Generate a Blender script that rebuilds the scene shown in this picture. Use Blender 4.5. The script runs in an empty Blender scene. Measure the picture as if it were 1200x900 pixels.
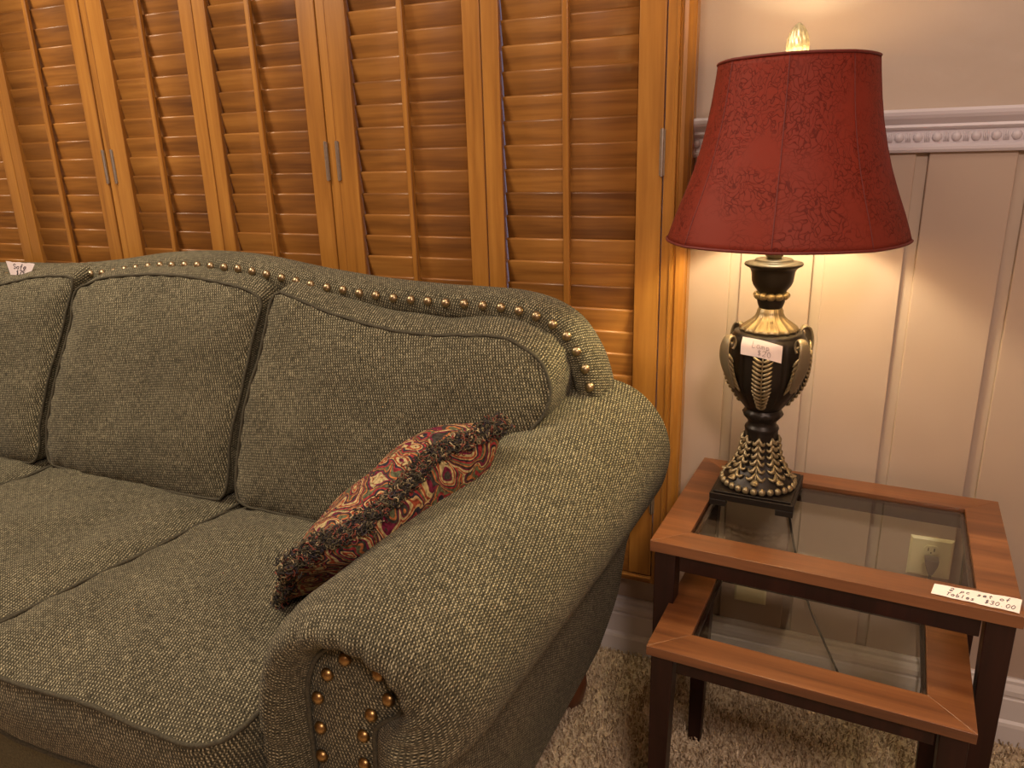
import bpy, math, random
import numpy as np
from mathutils import Vector, Matrix, noise
random.seed(7)
rng = np.random.default_rng(7)
C = bpy.context.scene.collection
S = bpy.context.scene
PI = math.pi

# ---------------------------------------------------------------- camera
cam_d = bpy.data.cameras.new('camera')
cam = bpy.data.objects.new('camera', cam_d); C.objects.link(cam)
cam_d.sensor_fit = 'HORIZONTAL'; cam_d.sensor_width = 36.0; cam_d.lens = 885/1200*36
cam_d.clip_start = .02
R = ((0.91557387, 0.0943848, -0.39091687), (0.40122264, -0.28036147, 0.8720194), (-0.02729265, -0.95524288, -0.29456096))
m = Matrix(((R[0][0], -R[0][1], -R[0][2], 0), (R[1][0], -R[1][1], -R[1][2], -1.75), (R[2][0], -R[2][1], -R[2][2], 1.327), (0, 0, 0, 1)))
cam.matrix_world = m
S.camera = cam

# ---------------------------------------------------------------- light
vs = S.view_settings
vs.view_transform = 'Standard'; vs.look = 'None'; vs.gamma = 1.0; vs.use_curve_mapping = False
vs.exposure = 0.15
W = bpy.data.worlds.new('world'); S.world = W; W.use_nodes = True
bg = W.node_tree.nodes['Background']; bg.inputs[0].default_value = (.55, .62, 1.0, 1); bg.inputs[1].default_value = 1.6

def area(name, loc, target, size, power, col, size_y=None):
    d = bpy.data.lights.new(name, 'AREA'); d.energy = power; d.color = col; d.size = size
    if size_y: d.shape = 'RECTANGLE'; d.size_y = size_y
    o = bpy.data.objects.new(name, d); C.objects.link(o); o.location = loc
    o.rotation_euler = (Vector(target) - Vector(loc)).to_track_quat('-Z', 'Y').to_euler()
    return o
area('ceiling_light_left', (-2.3, -1.05, 2.42), (-1.6, -.9, 0), .50, 34, (1.0, .82, .62))
area('ceiling_light_centre', (-.75, -1.0, 2.42), (-.75, -1.0, 0), .50, 9, (1.0, .80, .60))
area('ceiling_light_right', (.60, -2.4, 2.42), (.55, -1.3, 0), .40, 36, (1.0, .76, .62))
LAMP_POWER = 19
LAMP_COL = (1.0, .84, .50)

# ---------------------------------------------------------------- materials
def newmat(name):
    mt = bpy.data.materials.new(name); mt.use_nodes = True
    nt = mt.node_tree; b = nt.nodes['Principled BSDF']
    return mt, nt, b
def nd(nt, t, **kw):
    n = nt.nodes.new(t)
    for k, v in kw.items():
        if k.startswith('i_'):
            key = k[2:]
            n.inputs[int(key) if key.isdigit() else key.replace('_', ' ')].default_value = v
        else: setattr(n, k, v)
    return n
def lk(nt, a, b): nt.links.new(a, b)
def ramp(nt, fac, stops, interp='LINEAR'):
    r = nt.nodes.new('ShaderNodeValToRGB'); r.color_ramp.interpolation = interp
    e = r.color_ramp.elements
    while len(e) < len(stops): e.new(.5)
    for i, (p, c) in enumerate(stops):
        e[i].position = p; e[i].color = (c[0], c[1], c[2], 1) if len(c) == 3 else c
    if fac is not None: lk(nt, fac, r.inputs[0])
    return r
def math_(nt, op, a, b=None, c=None):
    n = nt.nodes.new('ShaderNodeMath'); n.operation = op
    for i, v in enumerate((a, b, c)):
        if v is None: continue
        if isinstance(v, (int, float)): n.inputs[i].default_value = v
        else: lk(nt, v, n.inputs[i])
    return n.outputs[0]
def bump(nt, b, h, strength, dist):
    n = nd(nt, 'ShaderNodeBump'); n.inputs['Strength'].default_value = strength; n.inputs['Distance'].default_value = dist
    lk(nt, h, n.inputs['Height']); lk(nt, n.outputs[0], b.inputs['Normal']); return n
def mapped(nt, out, scale):
    mp = nd(nt, 'ShaderNodeMapping'); mp.inputs['Scale'].default_value = scale; lk(nt, out, mp.inputs[0]); return mp.outputs[0]
def simple(name, col, rough=.5, metal=0, noise_amt=.0, nscale=20, bump_s=0, bump_d=.001):
    mt, nt, b = newmat(name)
    b.inputs['Roughness'].default_value = rough; b.inputs['Metallic'].default_value = metal
    tc = nd(nt, 'ShaderNodeTexCoord'); nz = nd(nt, 'ShaderNodeTexNoise'); nz.inputs['Scale'].default_value = nscale; nz.inputs['Detail'].default_value = 4
    lk(nt, tc.outputs['Object'], nz.inputs['Vector'])
    d = [c*(1-noise_amt) for c in col]; l = [min(1, c*(1+noise_amt)) for c in col]
    r = ramp(nt, nz.outputs[0], [(.3, d), (.7, l)]); lk(nt, r.outputs[0], b.inputs['Base Color'])
    if bump_s: bump(nt, b, nz.outputs[0], bump_s, bump_d)
    return mt

def fabric():
    mt, nt, b = newmat('olive_tweed_upholstery')
    uv = nd(nt, 'ShaderNodeUVMap').outputs[0]
    nz = nd(nt, 'ShaderNodeTexNoise'); nz.inputs['Scale'].default_value = 60; lk(nt, uv, nz.inputs['Vector'])
    sub = nd(nt, 'ShaderNodeVectorMath', operation='SUBTRACT'); lk(nt, nz.outputs['Color'], sub.inputs[0]); sub.inputs[1].default_value = (.5, .5, .5)
    sc = nd(nt, 'ShaderNodeVectorMath', operation='SCALE'); lk(nt, sub.outputs[0], sc.inputs[0]); sc.inputs['Scale'].default_value = .0028
    ad = nd(nt, 'ShaderNodeVectorMath', operation='ADD'); lk(nt, uv, ad.inputs[0]); lk(nt, sc.outputs[0], ad.inputs[1])
    sp = nd(nt, 'ShaderNodeSeparateXYZ'); lk(nt, ad.outputs[0], sp.inputs[0])
    u, v = sp.outputs[0], sp.outputs[1]
    s1 = math_(nt, 'SINE', math_(nt, 'MULTIPLY', math_(nt, 'ADD', u, math_(nt, 'MULTIPLY', v, .30)), 2*PI/.0064))
    s2 = math_(nt, 'SINE', math_(nt, 'MULTIPLY', math_(nt, 'SUBTRACT', v, math_(nt, 'MULTIPLY', u, .12)), 2*PI/.0066))
    weave = math_(nt, 'MULTIPLY_ADD', math_(nt, 'MULTIPLY', s1, s2), .5, .5)
    mixw = math_(nt, 'ADD', math_(nt, 'MULTIPLY', weave, .55), math_(nt, 'MULTIPLY', math_(nt, 'MULTIPLY_ADD', s1, .5, .5), .45))
    # slubs: long thin threads in both directions
    n1 = nd(nt, 'ShaderNodeTexNoise'); n1.inputs['Scale'].default_value = 1; n1.inputs['Detail'].default_value = 3
    lk(nt, mapped(nt, uv, (430, 62, 1)), n1.inputs['Vector'])
    n2 = nd(nt, 'ShaderNodeTexNoise'); n2.inputs['Scale'].default_value = 1; n2.inputs['Detail'].default_value = 3
    lk(nt, mapped(nt, uv, (50, 400, 1)), n2.inputs['Vector'])
    big = nd(nt, 'ShaderNodeTexNoise'); big.inputs['Scale'].default_value = 7; big.inputs['Detail'].default_value = 4; lk(nt, uv, big.inputs['Vector'])
    fl = nd(nt, 'ShaderNodeTexNoise'); fl.inputs['Scale'].default_value = 420; fl.inputs['Detail'].default_value = 1; lk(nt, uv, fl.inputs['Vector'])
    t = math_(nt, 'ADD', math_(nt, 'MULTIPLY', mixw, .40), math_(nt, 'MULTIPLY', n1.outputs[0], .50))
    t = math_(nt, 'ADD', t, math_(nt, 'MULTIPLY', n2.outputs[0], .30))
    t = math_(nt, 'ADD', t, math_(nt, 'MULTIPLY', fl.outputs[0], .34))
    t = math_(nt, 'ADD', t, math_(nt, 'MULTIPLY', big.outputs[0], .10))
    r = ramp(nt, t, [(.54, (.007, .0065, .004)), (.71, (.034, .0315, .0195)), (.87, (.086, .078, .048)), (1.02, (.43, .39, .26))])
    lk(nt, r.outputs[0], b.inputs['Base Color'])
    b.inputs['Roughness'].default_value = .92
    b.inputs['Specular IOR Level'].default_value = .2
    b.inputs['Sheen Weight'].default_value = .06; b.inputs['Sheen Roughness'].default_value = .5
    bump(nt, b, math_(nt, 'ADD', mixw, math_(nt, 'MULTIPLY', n1.outputs[0], .8)), .75, .0018)
    return mt
FAB = fabric()
PIPE = simple('olive_welt_cord', (.056, .050, .031), .9, 0, .5, 300, .4, .001)

def wood(name, dark, mid, light, axis='Z', rough=.33, scale=1.0, island=.0, coat=.0, uv=False):
    mt, nt, b = newmat(name)
    tc = nd(nt, 'ShaderNodeTexCoord')
    sc = {'Z': (28, 28, 1.6), 'X': (1.6, 28, 28), 'Y': (28, 1.6, 28)}[axis]
    src = tc.outputs['Object']
    geo = nd(nt, 'ShaderNodeNewGeometry'); oi = nd(nt, 'ShaderNodeObjectInfo')
    off = nd(nt, 'ShaderNodeVectorMath', operation='ADD'); lk(nt, src, off.inputs[0])
    cmb = nd(nt, 'ShaderNodeCombineXYZ')
    rr = math_(nt, 'ADD', math_(nt, 'MULTIPLY', geo.outputs['Random Per Island'], 7.0), math_(nt, 'MULTIPLY', oi.outputs['Random'], 13.0))
    for i in range(3): lk(nt, rr, cmb.inputs[i])
    lk(nt, cmb.outputs[0], off.inputs[1])
    v = mapped(nt, off.outputs[0], tuple(s*scale for s in sc))
    n1 = nd(nt, 'ShaderNodeTexNoise'); n1.inputs['Scale'].default_value = 1; n1.inputs['Detail'].default_value = 6; n1.inputs['Distortion'].default_value = .8; lk(nt, v, n1.inputs['Vector'])
    v2 = mapped(nt, off.outputs[0], tuple(s*scale*6 for s in sc))
    n2 = nd(nt, 'ShaderNodeTexNoise'); n2.inputs['Scale'].default_value = 1; n2.inputs['Detail'].default_value = 3; lk(nt, v2, n2.inputs['Vector'])
    f = math_(nt, 'ADD', math_(nt, 'MULTIPLY', n1.outputs[0], .75), math_(nt, 'MULTIPLY', n2.outputs[0], .25))
    f = math_(nt, 'ADD', f, math_(nt, 'MULTIPLY', math_(nt, 'SUBTRACT', geo.outputs['Random Per Island'], .5), island))
    r = ramp(nt, f, [(.30, dark), (.5, mid), (.70, light)])
    lk(nt, r.outputs[0], b.inputs['Base Color'])
    b.inputs['Roughness'].default_value = rough
    b.inputs['Coat Weight'].default_value = coat; b.inputs['Coat Roughness'].default_value = .2
    bump(nt, b, n2.outputs[0], .12, .0006)
    return mt
SH_V = wood('honey_shutter_wood_upright', (.20, .078, .014), (.33, .140, .024), (.44, .205, .040), 'Z', .34, .8, .06, .25)
SH_H = wood('honey_shutter_wood_slats', (.13, .048, .010), (.27, .110, .021), (.40, .180, .038), 'X', .42, .8, .12, .15)
TB_X = wood('cherry_table_top_wood', (.075, .024, .008), (.145, .050, .016), (.225, .085, .029), 'X', .30, .9, .10, .3)
TB_D = wood('dark_cherry_leg_wood', (.010, .003, .002), (.018, .005, .0035), (.032, .009, .006), 'Z', .42, .9, .0, .1)
TB_D.node_tree.nodes['Principled BSDF'].inputs['Specular IOR Level'].default_value = .25
FOOTW = wood('brown_foot_wood', (.06, .018, .007), (.10, .030, .011), (.15, .05, .018), 'Z', .4, 1, 0, .2)

def wallpaint(name, col, bs):
    mt, nt, b = newmat(name)
    tc = nd(nt, 'ShaderNodeTexCoord')
    n1 = nd(nt, 'ShaderNodeTexNoise'); n1.inputs['Scale'].default_value = 14; n1.inputs['Detail'].default_value = 3; lk(nt, tc.outputs['Object'], n1.inputs['Vector'])
    n2 = nd(nt, 'ShaderNodeTexNoise'); n2.inputs['Scale'].default_value = 3; n2.inputs['Detail'].default_value = 2; lk(nt, tc.outputs['Object'], n2.inputs['Vector'])
    r = ramp(nt, n2.outputs[0], [(.3, [c*.96 for c in col]), (.7, [min(1, c*1.04) for c in col])])
    lk(nt, r.outputs[0], b.inputs['Base Color']); b.inputs['Roughness'].default_value = .45
    b.inputs['Specular IOR Level'].default_value = .4
    bump(nt, b, n1.outputs[0], bs, .004)
    return mt
WALL_UP = wallpaint('beige_textured_wall_paint', (.41, .325, .27), .5)
WALL_LOW = wallpaint('pinkish_beige_panel_paint', (.41, .315, .26), .06)
WHITE = simple('white_trim_paint', (.56, .52, .58), .42, 0, .03, 6)
BASEW = simple('white_baseboard_paint', (.60, .56, .56), .42, 0, .03, 6)
CEIL = simple('ceiling_paint', (.75, .68, .60), .9, 0, .02, 3)
ROOM = simple('far_wall_paint', (.55, .42, .33), .8, 0, .02, 3)
NICKEL = simple('brushed_nickel', (.55, .53, .50), .3, 1, .08, 120)
BRASS = simple('aged_brass_nail', (.34, .21, .085), .36, 1, .25, 160)
BRASS_B = simple('pale_antique_brass_nail', (.36, .28, .17), .36, 1, .2, 160)
PAPER = simple('white_paper_tape', (.80, .70, .72), .7, 0, .04, 40)
INK = simple('black_ink', (.03, .02, .05), .6, 0, .1, 50)
IVORY = simple('ivory_plastic', (.72, .66, .42), .35, 0, .03, 20)
GREYP = simple('grey_plastic_plug', (.16, .13, .12), .45, 0, .1, 60)
BLACKC = simple('black_cord_rubber', (.015, .013, .012), .5, 0, .2, 60)
DARKV = simple('dark_recess', (.02, .014, .01), .8, 0, .2, 30)

def carpet():
    mt, nt, b = newmat('beige_carpet_pile')
    geo = nd(nt, 'ShaderNodeNewGeometry'); tc = nd(nt, 'ShaderNodeTexCoord')
    n = nd(nt, 'ShaderNodeTexNoise'); n.inputs['Scale'].default_value = 120; n.inputs['Detail'].default_value = 4; lk(nt, tc.outputs['Object'], n.inputs['Vector'])
    f = math_(nt, 'ADD', math_(nt, 'MULTIPLY', geo.outputs['Random Per Island'], .5), math_(nt, 'MULTIPLY', n.outputs[0], .6))
    r = ramp(nt, f, [(.2, (.24, .17, .11)), (.5, (.50, .39, .27)), (.85, (.80, .68, .52))]); lk(nt, r.outputs[0], b.inputs['Base Color'])
    b.inputs['Roughness'].default_value = .95; b.inputs['Specular IOR Level'].default_value = .1
    bump(nt, b, n.outputs[0], .9, .01)
    return mt
CARPET = carpet()

def glassmat(name, tint):
    mt = bpy.data.materials.new(name); mt.use_nodes = True; nt = mt.node_tree
    for n in list(nt.nodes): nt.nodes.remove(n)
    out = nd(nt, 'ShaderNodeOutputMaterial'); tr = nd(nt, 'ShaderNodeBsdfTransparent'); tr.inputs[0].default_value = (*tint, 1)
    gl = nd(nt, 'ShaderNodeBsdfGlossy'); gl.inputs['Roughness'].default_value = .03
    tc = nd(nt, 'ShaderNodeTexCoord'); nz = nd(nt, 'ShaderNodeTexNoise'); nz.inputs['Scale'].default_value = 5; lk(nt, tc.outputs['Object'], nz.inputs['Vector'])
    r = ramp(nt, nz.outputs[0], [(.3, (.002,)*3), (.7, (.012,)*3)]); lk(nt, r.outputs[0], gl.inputs['Roughness'])
    geo = nd(nt, 'ShaderNodeNewGeometry'); dt = nd(nt, 'ShaderNodeVectorMath', operation='DOT_PRODUCT'); lk(nt, geo.outputs['Normal'], dt.inputs[0]); lk(nt, geo.outputs['Incoming'], dt.inputs[1])
    fr = math_(nt, 'MULTIPLY_ADD', math_(nt, 'POWER', math_(nt, 'SUBTRACT', 1.0, math_(nt, 'ABSOLUTE', dt.outputs['Value'])), 5.0), .94, .06)
    mx = nd(nt, 'ShaderNodeMixShader'); lk(nt, fr, mx.inputs[0]); lk(nt, tr.outputs[0], mx.inputs[1]); lk(nt, gl.outputs[0], mx.inputs[2])
    lk(nt, mx.outputs[0], out.inputs[0]); return mt
GLASS = glassmat('clear_table_glass', (.93, .95, .93))
WGLASS = glassmat('window_glass', (.9, .93, .95))

def bronze(name, lo, hi, rough=.38, metal=.75, sc=70, t0=1.0, t1=1.36):
    mt, nt, b = newmat(name)
    geo = nd(nt, 'ShaderNodeNewGeometry'); tc = nd(nt, 'ShaderNodeTexCoord')
    n = nd(nt, 'ShaderNodeTexNoise'); n.inputs['Scale'].default_value = sc; n.inputs['Detail'].default_value = 5; lk(nt, tc.outputs['Object'], n.inputs['Vector'])
    f = math_(nt, 'ADD', math_(nt, 'MULTIPLY', geo.outputs['Pointiness'], 2.2), math_(nt, 'MULTIPLY', math_(nt, 'SUBTRACT', n.outputs[0], .5), .5))
    r = ramp(nt, f, [(t0, lo), (t1, hi)]); lk(nt, r.outputs[0], b.inputs['Base Color'])
    b.inputs['Metallic'].default_value = metal; b.inputs['Roughness'].default_value = rough
    bump(nt, b, n.outputs[0], .2, .0008)
    return mt
BRZ = bronze('dark_bronze_lamp_body', (.018, .013, .010), (.15, .11, .065), .40, .45, 70, 1.04, 1.42)
GLD = bronze('antique_gold_relief', (.050, .038, .022), (.27, .215, .125), .36, .6, 70, .95, 1.25)
CUP = bronze('weathered_bronze_cup', (.030, .024, .018), (.21, .17, .11), .42, .5, 70, .97, 1.32)

def shade_mat():
    mt = bpy.data.materials.new('red_embossed_shade_fabric'); mt.use_nodes = True; nt = mt.node_tree
    for n in list(nt.nodes): nt.nodes.remove(n)
    out = nd(nt, 'ShaderNodeOutputMaterial')
    uv = nd(nt, 'ShaderNodeUVMap').outputs[0]
    nz = nd(nt, 'ShaderNodeTexNoise'); nz.inputs['Scale'].default_value = 22; nz.inputs['Detail'].default_value = 2; lk(nt, uv, nz.inputs['Vector'])
    mixv = nd(nt, 'ShaderNodeMix', data_type='VECTOR'); mixv.inputs[0].default_value = .11; lk(nt, uv, mixv.inputs[4]); lk(nt, nz.outputs['Color'], mixv.inputs[5])
    vo = nd(nt, 'ShaderNodeTexVoronoi', feature='DISTANCE_TO_EDGE'); vo.inputs['Scale'].default_value = 75; lk(nt, mixv.outputs[1], vo.inputs['Vector'])
    vein = ramp(nt, vo.outputs[0], [(.02, (0, 0, 0)), (.09, (1, 1, 1))])
    big = nd(nt, 'ShaderNodeTexNoise'); big.inputs['Scale'].default_value = 9; lk(nt, uv, big.inputs['Vector'])
    patch = ramp(nt, big.outputs[0], [(.36, (0, 0, 0)), (.52, (1, 1, 1))])
    f = math_(nt, 'SUBTRACT', 1.0, math_(nt, 'MULTIPLY', math_(nt, 'SUBTRACT', 1.0, vein.outputs[0]), patch.outputs[0]))
    cr = ramp(nt, f, [(0, (.11, .013, .007)), (1, (.20, .031, .018))])
    df = nd(nt, 'ShaderNodeBsdfPrincipled'); lk(nt, cr.outputs[0], df.inputs['Base Color']); df.inputs['Roughness'].default_value = .55
    df.inputs['Specular IOR Level'].default_value = .15
    bn = nd(nt, 'ShaderNodeBump'); bn.inputs['Strength'].default_value = .35; bn.inputs['Distance'].default_value = .001; lk(nt, f, bn.inputs['Height']); lk(nt, bn.outputs[0], df.inputs['Normal'])
    tl = nd(nt, 'ShaderNodeBsdfTranslucent'); cr2 = ramp(nt, f, [(0, (.30, .020, .008)), (1, (.50, .040, .015))]); lk(nt, cr2.outputs[0], tl.inputs[0])
    mx = nd(nt, 'ShaderNodeMixShader'); mx.inputs[0].default_value = .12
    lk(nt, df.outputs[0], mx.inputs[1]); lk(nt, tl.outputs[0], mx.inputs[2]); lk(nt, mx.outputs[0], out.inputs[0])
    return mt
SHADE = shade_mat()
SHTRIM = simple('dark_red_shade_trim', (.13, .014, .010), .6, 0, .15, 150)
def liner():
    mt, nt, b = newmat('cream_shade_lining'); b.inputs['Base Color'].default_value = (.72, .58, .40, 1); b.inputs['Roughness'].default_value = .8
    tc = nd(nt, 'ShaderNodeTexCoord'); nz = nd(nt, 'ShaderNodeTexNoise'); nz.inputs['Scale'].default_value = 60; lk(nt, tc.outputs['Object'], nz.inputs['Vector'])
    r = ramp(nt, nz.outputs[0], [(.3, (.68, .54, .37)), (.7, (.76, .62, .43))]); lk(nt, r.outputs[0], b.inputs['Base Color'])
    tl = nd(nt, 'ShaderNodeBsdfTranslucent'); tl.inputs[0].default_value = (.8, .6, .4, 1)
    mx = nd(nt, 'ShaderNodeMixShader'); mx.inputs[0].default_value = .35
    out = nt.nodes['Material Output']; lk(nt, b.outputs[0], mx.inputs[1]); lk(nt, tl.outputs[0], mx.inputs[2]); lk(nt, mx.outputs[0], out.inputs[0])
    return mt
LINER = liner()

def tapestry():
    mt, nt, b = newmat('paisley_tapestry_fabric')
    uv = nd(nt, 'ShaderNodeUVMap').outputs[0]
    nz = nd(nt, 'ShaderNodeTexNoise'); nz.inputs['Scale'].default_value = 14; nz.inputs['Detail'].default_value = 2; lk(nt, uv, nz.inputs['Vector'])
    mixv = nd(nt, 'ShaderNodeMix', data_type='VECTOR'); mixv.inputs[0].default_value = .10; lk(nt, uv, mixv.inputs[4]); lk(nt, nz.outputs['Color'], mixv.inputs[5])
    vo = nd(nt, 'ShaderNodeTexVoronoi'); vo.inputs['Scale'].default_value = 15; lk(nt, mixv.outputs[1], vo.inputs['Vector'])
    ring = math_(nt, 'FRACT', math_(nt, 'ADD', math_(nt, 'MULTIPLY', vo.outputs['Distance'], 2.6), math_(nt, 'MULTIPLY', vo.outputs['Color'], 1.0)))
    r = ramp(nt, ring, [(0, (.33, .07, .035)), (.12, (.55, .36, .17)), (.20, (.03, .028, .045)), (.30, (.30, .035, .04)), (.42, (.12, .13, .07)), (.54, (.48, .17, .06)), (.62, (.05, .045, .04)), (.74, (.16, .015, .045)), (.84, (.50, .40, .20))], 'CONSTANT')
    fine = nd(nt, 'ShaderNodeTexNoise'); fine.inputs['Scale'].default_value = 160; lk(nt, uv, fine.inputs['Vector'])
    mm = nd(nt, 'ShaderNodeMix', data_type='RGBA', blend_type='MULTIPLY'); mm.inputs[0].default_value = .75
    fr = ramp(nt, fine.outputs[0], [(.38, (.25, .25, .25)), (.58, (1, 1, 1))]); lk(nt, r.outputs[0], mm.inputs[6]); lk(nt, fr.outputs[0], mm.inputs[7])
    lk(nt, mm.outputs[2], b.inputs['Base Color']); b.inputs['Roughness'].default_value = .9; b.inputs['Specular IOR Level'].default_value = .2
    bump(nt, b, math_(nt, 'ADD', fine.outputs[0], ring), .5, .0015)
    return mt
TAP = tapestry()
def fringe_mat():
    mt, nt, b = newmat('mixed_dark_fringe_yarn')
    geo = nd(nt, 'ShaderNodeNewGeometry')
    r = ramp(nt, geo.outputs['Random Per Island'], [(0, (.025, .022, .018)), (.30, (.07, .06, .035)), (.50, (.15, .12, .07)), (.66, (.04, .03, .04)), (.80, (.20, .055, .035)), (.92, (.42, .34, .20))], 'CONSTANT')
    lk(nt, r.outputs[0], b.inputs['Base Color']); b.inputs['Roughness'].default_value = .9
    return mt
FRINGE = fringe_mat()
def emis(name, col, s):
    mt, nt, b = newmat(name); b.inputs['Emission Color'].default_value = (*col, 1); b.inputs['Emission Strength'].default_value = s
    b.inputs['Base Color'].default_value = (1, .9, .7, 1); return mt

# ---------------------------------------------------------------- mesh helpers
ROOTLOC = {}
def origin(parent):
    p = parent
    while p.parent: p = p.parent
    return ROOTLOC.get(p.name, Vector((0, 0, 0)))
class MB:
    def __init__(s): s.v = []; s.f = []; s.uv = {}
    def add(s, vs_, fs, uvs=None):
        o = len(s.v); s.v += [tuple(p) for p in vs_]
        for i, f in enumerate(fs):
            s.f.append([o+k for k in f])
            if uvs is not None: s.uv[len(s.f)-1] = [uvs[k] for k in f]
    def box(s, x0, x1, y0, y1, z0, z1):
        s.add([(x0,y0,z0),(x1,y0,z0),(x1,y1,z0),(x0,y1,z0),(x0,y0,z1),(x1,y0,z1),(x1,y1,z1),(x0,y1,z1)],
              [(0,3,2,1),(4,5,6,7),(0,1,5,4),(1,2,6,5),(2,3,7,6),(3,0,4,7)])
    def grid(s, rows, uvs=None, closed=False):
        n = len(rows); mcol = len(rows[0]); o = len(s.v)
        for r in rows: s.v += [tuple(p) for p in r]
        for i in range(n-1):
            for j in range(mcol if closed else mcol-1):
                k = (j+1) % mcol
                s.f.append([o+i*mcol+j, o+i*mcol+k, o+(i+1)*mcol+k, o+(i+1)*mcol+j])
                if uvs is not None:
                    du = (uvs[2], 0) if closed and k == 0 and len(uvs) > 2 else (0, 0)
                    U_ = uvs[0]
                    a = U_[i][j]; b_ = U_[i][k]; c_ = U_[i+1][k]; d_ = U_[i+1][j]
                    if closed and k == 0: b_ = (b_[0]+uvs[1], b_[1]); c_ = (c_[0]+uvs[1], c_[1])
                    s.uv[len(s.f)-1] = [a, b_, c_, d_]
    def tube(s, pts, r, n=8, closed=False, cap=True, uvscale=None, flat=None):
        pts = [Vector(p) for p in pts]; N = len(pts); rows = []
        prev = None
        for i, p in enumerate(pts):
            if closed: t = (pts[(i+1) % N]-pts[i-1])
            else: t = pts[min(i+1, N-1)]-pts[max(i-1, 0)]
            t.normalize()
            if prev is None:
                a = Vector((0, 0, 1)) if abs(t.z) < .9 else Vector((1, 0, 0))
                x = t.cross(a).normalized()
            else: x = (prev - t*prev.dot(t)).normalized()
            prev = x; y = t.cross(x)
            rr = r[i] if isinstance(r, (list, tuple)) else r
            rows.append([p + x*math.cos(2*PI*k/n)*rr + y*math.sin(2*PI*k/n)*rr*(flat or 1) for k in range(n)])
        if closed: rows.append(rows[0])
        if uvscale:
            L = 0; U_ = []
            for i, rw in enumerate(rows):
                if i: L += (Vector(rows[i][0])-Vector(rows[i-1][0])).length
                U_.append([(k*.004, L) for k in range(n)])
            s.grid(rows, (U_, n*.004), closed=True)
        else: s.grid(rows, closed=True)
        if cap and not closed:
            o = len(s.v)-len(rows)*n
            s.f.append(list(range(o+n-1, o-1, -1))); s.f.append([len(s.v)-n+k for k in range(n)])
            if uvscale: s.uv[len(s.f)-2] = [(0, 0)]*n; s.uv[len(s.f)-1] = [(0, 0)]*n
    def lathe(s, prof, n=48, c=(0, 0, 0), mod=None, cap=True):
        rows = []
        for i, (r, z) in enumerate(prof):
            rows.append([(c[0]+(r*(mod(2*PI*k/n, r, z) if mod else 1))*math.cos(2*PI*k/n), c[1]+(r*(mod(2*PI*k/n, r, z) if mod else 1))*math.sin(2*PI*k/n), c[2]+z) for k in range(n)])
        o = len(s.v); s.grid(rows, closed=True)
        if cap:
            if prof[0][0] > 1e-6: s.f.append([o+k for k in range(n)][::-1])
            if prof[-1][0] > 1e-6: s.f.append([len(s.v)-n+k for k in range(n)])
    def ball(s, c, r, n=10, sq=(1, 1, 1)):
        rows = []
        for i in range(n//2+1):
            a = PI*i/(n//2)
            rows.append([(c[0]+sq[0]*r*math.sin(a)*math.cos(2*PI*k/n), c[1]+sq[1]*r*math.sin(a)*math.sin(2*PI*k/n), c[2]-sq[2]*r*math.cos(a)) for k in range(n)])
        s.grid(rows, closed=True)
    def obj(s, name, mat, parent=None, smooth=True, local=False, bevel=0, kind=None, label=None, autosm=None):
        me = bpy.data.meshes.new(name)
        off = Vector((0, 0, 0)) if (parent is None or local) else origin(parent)
        vv = [(p[0]-off.x, p[1]-off.y, p[2]-off.z) for p in s.v]
        me.from_pydata(vv, [], s.f); 
        if s.uv:
            ul = me.uv_layers.new(name='UVMap'); k = 0
            for i, f in enumerate(s.f):
                u = s.uv.get(i)
                for j in range(len(f)):
                    if u: ul.data[k].uv = u[j]
                    k += 1
        me.materials.append(mat)
        if smooth: me.polygons.foreach_set('use_smooth', [True]*len(me.polygons))
        me.validate()
        o = bpy.data.objects.new(name, me); C.objects.link(o)
        if parent: o.parent = parent
        if bevel:
            b = o.modifiers.new('bevel', 'BEVEL'); b.width = bevel; b.segments = 2; b.limit_method = 'ANGLE'; b.harden_normals = True
            me.polygons.foreach_set('use_smooth', [True]*len(me.polygons))
        if kind: o['kind'] = kind
        if label: o['label'] = label
        return o
def thing(name, label, cat, loc=(0, 0, 0), rz=0, group=None):
    o = bpy.data.objects.new(name, None); C.objects.link(o); o.empty_display_size = .05
    o.location = loc; o.rotation_euler = (0, 0, rz); o['label'] = label; o['category'] = cat
    if group: o['group'] = group
    ROOTLOC[o.name] = Vector(loc)
    return o
def tag(o, label, cat, group=None):
    o['label'] = label; o['category'] = cat
    if group: o['group'] = group
def inst(proto, name, parent, loc, rot=None, first=False):
    o = proto if first else proto.copy()
    if not first: C.objects.link(o)
    o.name = name; o.parent = parent; off = origin(parent)
    o.location = Vector(loc)-off
    if rot: o.rotation_euler = rot
    return o
def cr(pts, n, closed=False):
    """Catmull-Rom through points -> n evenly spaced samples"""
    P = [np.array(p, float) for p in pts]; N = len(P); dense = []
    segs = N if closed else N-1
    for i in range(segs):
        g = (lambda k: P[k % N]) if closed else (lambda k: P[min(max(k, 0), N-1)])
        p0, p1, p2, p3 = g(i-1), g(i), g(i+1), g(i+2)
        for t in np.linspace(0, 1, 24, endpoint=False):
            dense.append(.5*((2*p1)+(-p0+p2)*t+(2*p0-5*p1+4*p2-p3)*t*t+(-p0+3*p1-3*p2+p3)*t**3))
    dense.append(P[0] if closed else P[-1])
    D = np.array(dense); L = np.r_[0, np.cumsum(np.linalg.norm(np.diff(D, axis=0), axis=1))]
    s_ = np.linspace(0, L[-1], n+1)[:-1] if closed else np.linspace(0, L[-1], n)
    return np.stack([np.interp(s_, L, D[:, k]) for k in range(D.shape[1])], 1)

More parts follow.
